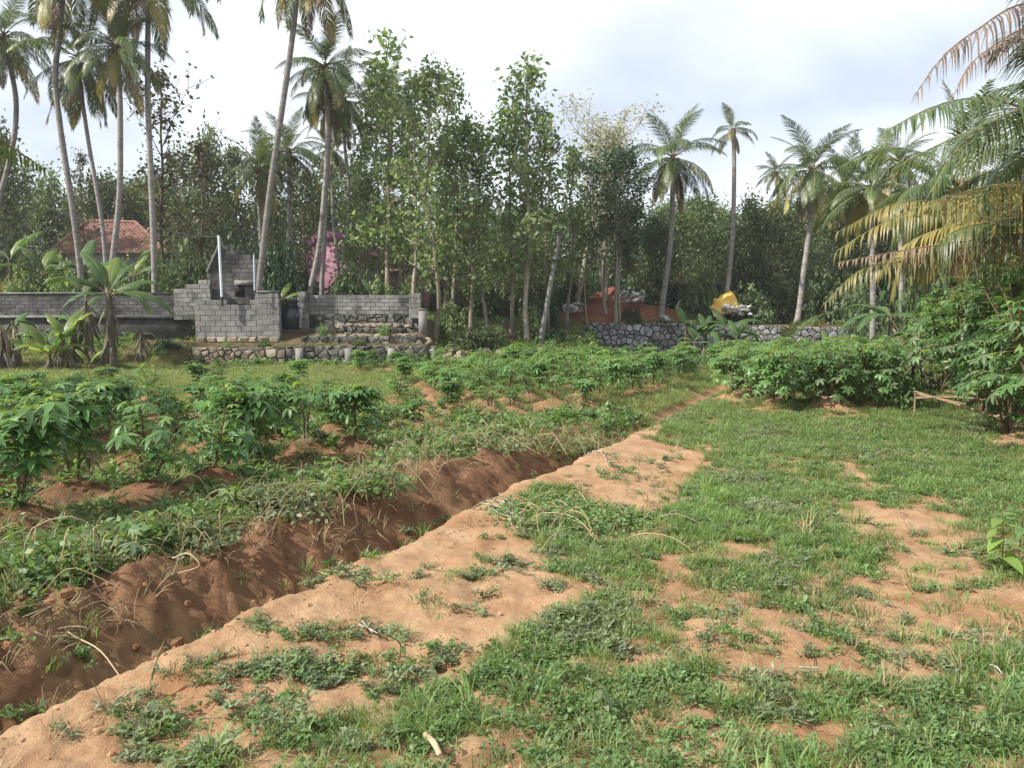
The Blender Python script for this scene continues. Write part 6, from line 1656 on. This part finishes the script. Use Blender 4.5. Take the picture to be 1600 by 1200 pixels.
def scatter(name, coll, pos, rot, scl, idx, holder_mat):
    me = bpy.data.meshes.new(name); n = len(pos)
    me.vertices.add(n); me.vertices.foreach_set('co', np.asarray(pos, np.float32).ravel())
    for nm, ty, key, v in (('rot', 'FLOAT_VECTOR', 'vector', np.asarray(rot, np.float32).ravel()), ('scl', 'FLOAT', 'value', np.asarray(scl, np.float32)),
                           ('idx', 'INT', 'value', np.asarray(idx, np.int32))):
        a = me.attributes.new(nm, ty, 'POINT'); a.data.foreach_set(key, v)
    me.materials.append(holder_mat)
    o = link(name, me); tag(o, kind='stuff')
    g = bpy.data.node_groups.new(name + '_scatter', 'GeometryNodeTree')
    g.interface.new_socket('Geometry', in_out='INPUT', socket_type='NodeSocketGeometry')
    g.interface.new_socket('Geometry', in_out='OUTPUT', socket_type='NodeSocketGeometry')
    N, Lk = g.nodes, g.links
    gi, go = N.new('NodeGroupInput'), N.new('NodeGroupOutput')
    ip = N.new('GeometryNodeInstanceOnPoints'); ci = N.new('GeometryNodeCollectionInfo')
    ci.inputs['Collection'].default_value = coll; ci.inputs['Separate Children'].default_value = True; ci.inputs['Reset Children'].default_value = True
    ip.inputs['Pick Instance'].default_value = True
    def na(nm, ty):
        x = N.new('GeometryNodeInputNamedAttribute'); x.data_type = ty; x.inputs['Name'].default_value = nm; return x.outputs['Attribute']
    e2r = N.new('FunctionNodeEulerToRotation')
    Lk.new(na('rot', 'FLOAT_VECTOR'), e2r.inputs[0])
    Lk.new(gi.outputs[0], ip.inputs['Points']); Lk.new(ci.outputs[0], ip.inputs['Instance'])
    Lk.new(na('idx', 'INT'), ip.inputs['Instance Index']); Lk.new(e2r.outputs[0], ip.inputs['Rotation']); Lk.new(na('scl', 'FLOAT'), ip.inputs['Scale'])
    Lk.new(ip.outputs[0], go.inputs[0])
    md = o.modifiers.new('scatter', 'NODES'); md.node_group = g
    return o
sr = np.random.default_rng(99)
def sample(n, d0, d1, power=1.0, px0=-260, px1=1860):
    """ground points, denser near the viewer: density falls with distance ** power"""
    u = sr.random(n)
    if abs(power - 2.0) < 1e-6: d = d0 * (d1 / d0) ** u
    else: e = 2 - power; d = (d0 ** e + u * (d1 ** e - d0 ** e)) ** (1 / e)
    px = sr.uniform(px0, px1, n)
    return (px - CXP) / FPX * d, d
def put(name, coll, x, y, prob, s0, s1, idx, holder, tilt=0.15, zoff=0.0, far_grow=0.0):
    keep = sr.random(len(x)) < prob
    x, y = x[keep], y[keep]; idx = idx[keep] if hasattr(idx, '__len__') else sr.integers(0, idx, keep.sum())
    z = terrain(x, y) + zoff; n = len(x)
    rot = np.stack([sr.normal(0, tilt, n), sr.normal(0, tilt, n), sr.uniform(0, 6.28, n)], 1)
    scl = sr.uniform(s0, s1, n) * (1 + far_grow * np.clip((y - 6) / 20, 0, 1))
    return scatter(name, coll, np.stack([x, y, z], 1), rot, scl, idx, holder)

g_short = [tuft_grass('tuft', 800 + i, 28, 0.03, 0.075, 0.004, 'grass', 0.07, 1.0) for i in range(4)]
g_mid = [tuft_grass('tuft', 810 + i, 28, 0.045, 0.10, 0.0042, 'grass', 0.065, 0.9) for i in range(4)]
g_light = [tuft_grass('tuft', 820 + i, 24, 0.04, 0.11, 0.0042, 'grass_light', 0.06, 0.8) for i in range(3)]
g_tall = [tuft_grass('tuft', 830 + i, 18, 0.10, 0.19, 0.005, 'grass', 0.05, 0.75) for i in range(3)]
g_straw = [tuft_grass('tuft', 840 + i, 12, 0.07, 0.20, 0.004, 'straw', 0.05, 1.0) for i in range(3)]
w_small = [tuft_weed('weed', 850 + i, 44, 0.026, 0.11, 0.03, 'weed', 0.5) for i in range(4)]
w_pale = [tuft_weed('weed', 860 + i, 36, 0.034, 0.10, 0.045, 'weed_pale', 0.38) for i in range(3)]
w_big = [tuft_weed('weed', 870 + i, 30, 0.06, 0.15, 0.11, 'weed', 0.42) for i in range(3)]
lawn = collection_of('lawn', g_short + g_mid + g_light + w_small + w_pale + g_tall)      # 4,4,3,4,3,3 = 21
def veg(x, y): return 1 - bare_mask(x, y)
# the grassy path: short grass and creeping weeds
x, y = sample(140000, 2.2, 34, 1.25)
v = veg(x, y); s = ditch_s(x, y)
n1 = fbm(x * 0.8, y * 0.8, 61); n2 = fbm(x * 1.7, y * 1.7, 63); n3 = fbm(x * 1.3, y * 1.3, 65)
idx = sr.integers(0, 4, len(x))
idx = np.where(n1 > 0.52, 4 + sr.integers(0, 4, len(x)), idx)
idx = np.where((n2 > 0.46) & (sr.random(len(x)) < 0.75), 11 + sr.integers(0, 4, len(x)), idx)
idx = np.where((n2 < 0.40) & (sr.random(len(x)) < 0.5), 15 + sr.integers(0, 3, len(x)), idx)
idx = np.where(sr.random(len(x)) < 0.22 + 0.4 * smooth(8, 20, y), 8 + sr.integers(0, 3, len(x)), idx)
lush = smooth(0.50, 0.62, n3)
idx = np.where((lush > 0.5) & (sr.random(len(x)) < 0.07), 18 + sr.integers(0, 3, len(x)), idx)
onside = (s < -0.02) * 1.0
px_, py_ = proj(x, y)
strip = in_poly(px_, py_, SAND_STRIP)
wd = weedy(x, y)
cover = smooth(0.40, 0.52, fbm(x * 1.9, y * 1.9, 67)) * smooth(9, 5, y) + smooth(5, 9, y)
p = onside * np.where(strip, 0.20 * wd * (n2 > 0.36), np.maximum(wd * 0.8, 0.04 + 0.96 * v * (0.22 + 0.78 * cover))) * (0.35 + 0.65 * smooth(0.30, 0.48, n1 * 0.5 + n3 * 0.5))
idx = np.where((wd > 0.2) & strip & (sr.random(len(x)) < 0.7), np.where(sr.random(len(x)) < 0.68, 15 + sr.integers(0, 3, len(x)), 11 + sr.integers(0, 4, len(x))), idx)
idx = np.where(strip & (idx > 17), 2, idx)
put('grass', lawn, x, y, p, 0.75, 1.2, idx, M['grass'], far_grow=0.5)
# sparse seedlings and weeds on the bare sand
x, y = sample(9000, 2.2, 14, 1.3)
s = ditch_s(x, y); b_ = bare_mask(x, y)
n2 = fbm(x * 1.5, y * 1.5, 71)
cl = collection_of('sand_weeds', w_small[:2] + w_pale[:2] + g_short[:2] + g_straw[:2])
put('sand_weeds', cl, x, y, b_ * (s < -0.25) * (0.05 + 0.55 * smooth(0.52, 0.62, n2)), 0.5, 1.05, 8, M['weed'])
# taller grass lining the ditch bottom and far ditch
x, y = sample(16000, 2.4, 14, 1.0)
s = ditch_s(x, y)
dl = collection_of('ditch_grass', g_mid[:2] + g_tall + w_big + w_small[:1])
put('ditch_grass', dl, x, y, (np.exp(-((s - 0.30) / 0.16) ** 2) * 0.75 + (s > 0.1) * (s < 1.3) * smooth(9.2, 11, y) * 0.9) * (fbm(x * 1.4, y * 1.4, 73) > 0.40), 0.5, 0.95, 9, M['grass'])
# weeds and grass in the planted field
x, y = sample(95000, 3.2, 33, 1.15)
s = ditch_s(x, y); fbv = field_bare(x, y)
fl = collection_of('field_weeds', g_short[:2] + g_mid[:3] + g_light + w_small[:3] + w_big + g_straw + w_pale[:2] + g_tall[:1])
nn = fbm(x * 0.9, y * 0.9, 75)
bank = (s > 0.35) & (s < 1.1) & (y < 11)
r_ = sr.random(len(x))
idx = np.where(y > 14, np.where(r_ < 0.6, 5 + sr.integers(0, 3, len(x)), sr.integers(0, 8, len(x))), np.where(r_ < 0.75, sr.integers(0, 14, len(x)), sr.integers(8, 20, len(x))))
put('field_grass', fl, x, y, (s > 0.5) * (1 - fbv) * np.where(bank, 0.12, 0.9) * (0.35 + 0.65 * smooth(0.38, 0.55, nn)), 0.7, 1.35, idx, M['grass'], far_grow=0.9)
# straw and fallen leaves
x, y = sample(7000, 2.4, 20, 1.2)
s = ditch_s(x, y)
stc = collection_of('straw', g_straw)
put('dry_straw', stc, x, y, np.where(s > 0.6, 0.8, 0.05) * (fbm(x * 1.2, y * 1.2, 77) > 0.48) * np.where(s > 4, 0.4, 1), 0.6, 1.3, 3, M['straw'], tilt=0.5)
# grass and weeds on the terraces under the wood
x, y = sample(26000, 31, 47, 0.3)
tl = collection_of('bank_weeds', w_big + g_mid[:2] + g_light)
put('bank_weeds', tl, x, y, 0.75 * (fbm(x * 0.4, y * 0.4, 79) > 0.42) * ~((y > 32.0) & (y < 35.2) & (x > -13.6) & (x < -3.4)), 1.6, 3.0, 8, M['weed'])
# clods and pebbles
x, y = sample(30000, 2.3, 16, 1.5)
s = ditch_s(x, y)
cc = collection_of('clods', [clod_mesh('clod', 900 + i, 'clod_sand') for i in range(4)] + [clod_mesh('clod', 910 + i, 'clod') for i in range(4)])
big = sr.random(len(x)) ** 5
idx = np.where(s > 0.02, 4, 0) + sr.integers(0, 4, len(x))
keep = sr.random(len(x)) < np.where(s > 0.1, 0.3 * (s < 3.2), 0.55 * bare_mask(x, y) * (0.35 + 0.65 * (s > -0.6)))
x, y, idx, big, s = x[keep], y[keep], idx[keep], big[keep], s[keep]
z = terrain(x, y)
sc_ = 0.004 + np.where(s > 0.1, 0.085, 0.034) * big * sr.random(len(x))
scatter('soil_clods', cc, np.stack([x, y, z], 1), sr.uniform(-3, 3, (len(x), 3)), sc_, idx, M['clod'])

# leafy vine heaps and dry runners on the ditch bank
def arc(a, d, L, h, rg):
    pts = [a, a + d * L * 0.35 + (0, 0, h), a + d * L * 0.75 + (0, 0, h * 0.7) + rg.normal(0, 0.04, 3), a + d * L + (0, 0, 0.0)]
    return spline(pts, 10)
vb = MB(); vr = np.random.default_rng(31)
for k in range(330):
    t = vr.uniform(3.4, 13.5); sx = vr.uniform(0.8, 2.5) if k % 3 else vr.uniform(1.0, 4.0)
    pxy = org + dvec * t + nvec * sx
    if fbm(np.array([pxy[0] * 1.1]), np.array([pxy[1] * 1.1]), 83)[0] < 0.42: continue
    a = np.array([pxy[0], pxy[1], H(pxy[0], pxy[1])]); an = vr.uniform(0, 6.28)
    L = vr.uniform(0.15, 0.65)
    c = arc(a, np.array([math.cos(an), math.sin(an), 0]), L, vr.uniform(0.02, 0.16), vr)
    zt = terrain(c[:, 0], c[:, 1]) + 0.006
    c[:, 2] = np.maximum(c[:, 2], zt)
    vb.tube(c, np.linspace(0.0036, 0.0022, 10), 4, cap=False)
o = vb.build('dry_vines', M['straw']); tag(o, kind='stuff')
# long arching vine that droops over the ditch at the lower left
pts = [P(8, 925, 4.4), P(60, 945, 4.25), P(110, 990, 4.0), P(160, 1020, 3.75), P(186, 1055, 3.6)]
o = MB().tube(spline(pts, 18), np.linspace(0.006, 0.003, 18), 6).build('drooping_vine', M['straw'], smooth_=True); tag(o, 'long pale vine drooping over the ditch at the lower left', 'vine')
pts = [G(270, 872, 0.2), G(300, 868, 0.25), G(312, 882, 0.2), G(278, 896, 0.15)]
o = MB().tube(spline(pts, 14), np.linspace(0.006, 0.004, 14), 6).build('drooping_vine', M['straw'], smooth_=True); tag(o, 'curled pale vine hook on top of the ditch bank', 'vine')
def vine_heap(px, py, r_, h, label, mat, seed, n=150, leaf=0.055):
    rg = np.random.default_rng(seed); g = G(px, py, 0.1); g[2] = H(g[0], g[1])
    o = empty('vine_heap', tuple(g), 0, label, 'vine')
    d = unit(rg.normal(0, 1, (n, 3))); d[:, 2] = np.abs(d[:, 2]); c = d * (rg.random(n) ** 0.4)[:, None] * np.array([r_, r_ * 0.8, h])
    V, Fa = leaves(c, 5, (0.03, 0.03, 0.02), leaf, rg, 0.65, droop=0.1, flat=0.5)
    link('foliage', npmesh('foliage', V, Fa, M[mat]), o)
    b = MB()
    for k in range(26):
        an = rg.uniform(0, 6.28); a0 = np.array([rg.normal(0, r_ * .5), rg.normal(0, r_ * .4), 0.0])
        b.tube(arc(a0, np.array([math.cos(an), math.sin(an), 0]), rg.uniform(0.2, 0.6) * r_ * 2, h * rg.uniform(0.6, 1.5), rg), 0.0035, 4, cap=False)
    b.build('runner', M['straw'], o)['kind'] = 'stuff'
vine_heap(440, 802, 0.50, 0.22, 'largest leafy vine heap with pale runners on the ditch bank', 'weed_pale', 1, 200)
vine_heap(580, 775, 0.42, 0.22, 'leafy vine heap right of the largest one', 'weed', 2, 170)
vine_heap(655, 715, 0.55, 0.20, 'dry vine patch among weeds in the middle of the bank', 'weed', 3, 170)
vine_heap(845, 690, 0.7, 0.2, 'yellowish weed patch at the far part of the ditch bank', 'grass_light', 4, 220, 0.05)
vine_heap(760, 705, 0.6, 0.2, 'brownish vine tangle above the bare ditch side', 'weed_pale', 5, 180)
vine_heap(60, 900, 0.42, 0.25, 'dark leafy weed mat at the left edge above the ditch', 'weed', 6, 200)
vine_heap(300, 850, 0.35, 0.15, 'small grey-green weed mat on the bank behind the vine hook', 'weed_pale', 7, 130)
vine_heap(915, 680, 0.4, 0.25, 'dark green weed clump in the far end of the ditch', 'dense_mid', 8, 170)
vine_heap(865, 790, 0.75, 0.13, 'rounded patch of dense bright weeds on the path right of the ditch', 'weed', 9, 420, 0.045)
vine_heap(940, 800, 0.55, 0.12, 'smaller weed patch continuing the dense one to the right', 'weed', 10, 300, 0.045)

# ------------------------------------------------------------------ thin humid air between the viewer and the wood
def build_haze():
    m, nt, ns, ls, out = new_mat('haze')
    v = ns.new('ShaderNodeVolumePrincipled')
    v.inputs['Color'].default_value = (0.93, 0.97, 1.0, 1)
    v.inputs['Density'].default_value = 0.0005
    v.inputs['Anisotropy'].default_value = 0.2
    ls.new(v.outputs[0], out.inputs['Volume'])
    o = MB().box((0, 182, 11.0), (2300, 520, 27.0)).build('haze', m)
    tag(o, kind='stuff')
    o.visible_shadow = True
build_haze()
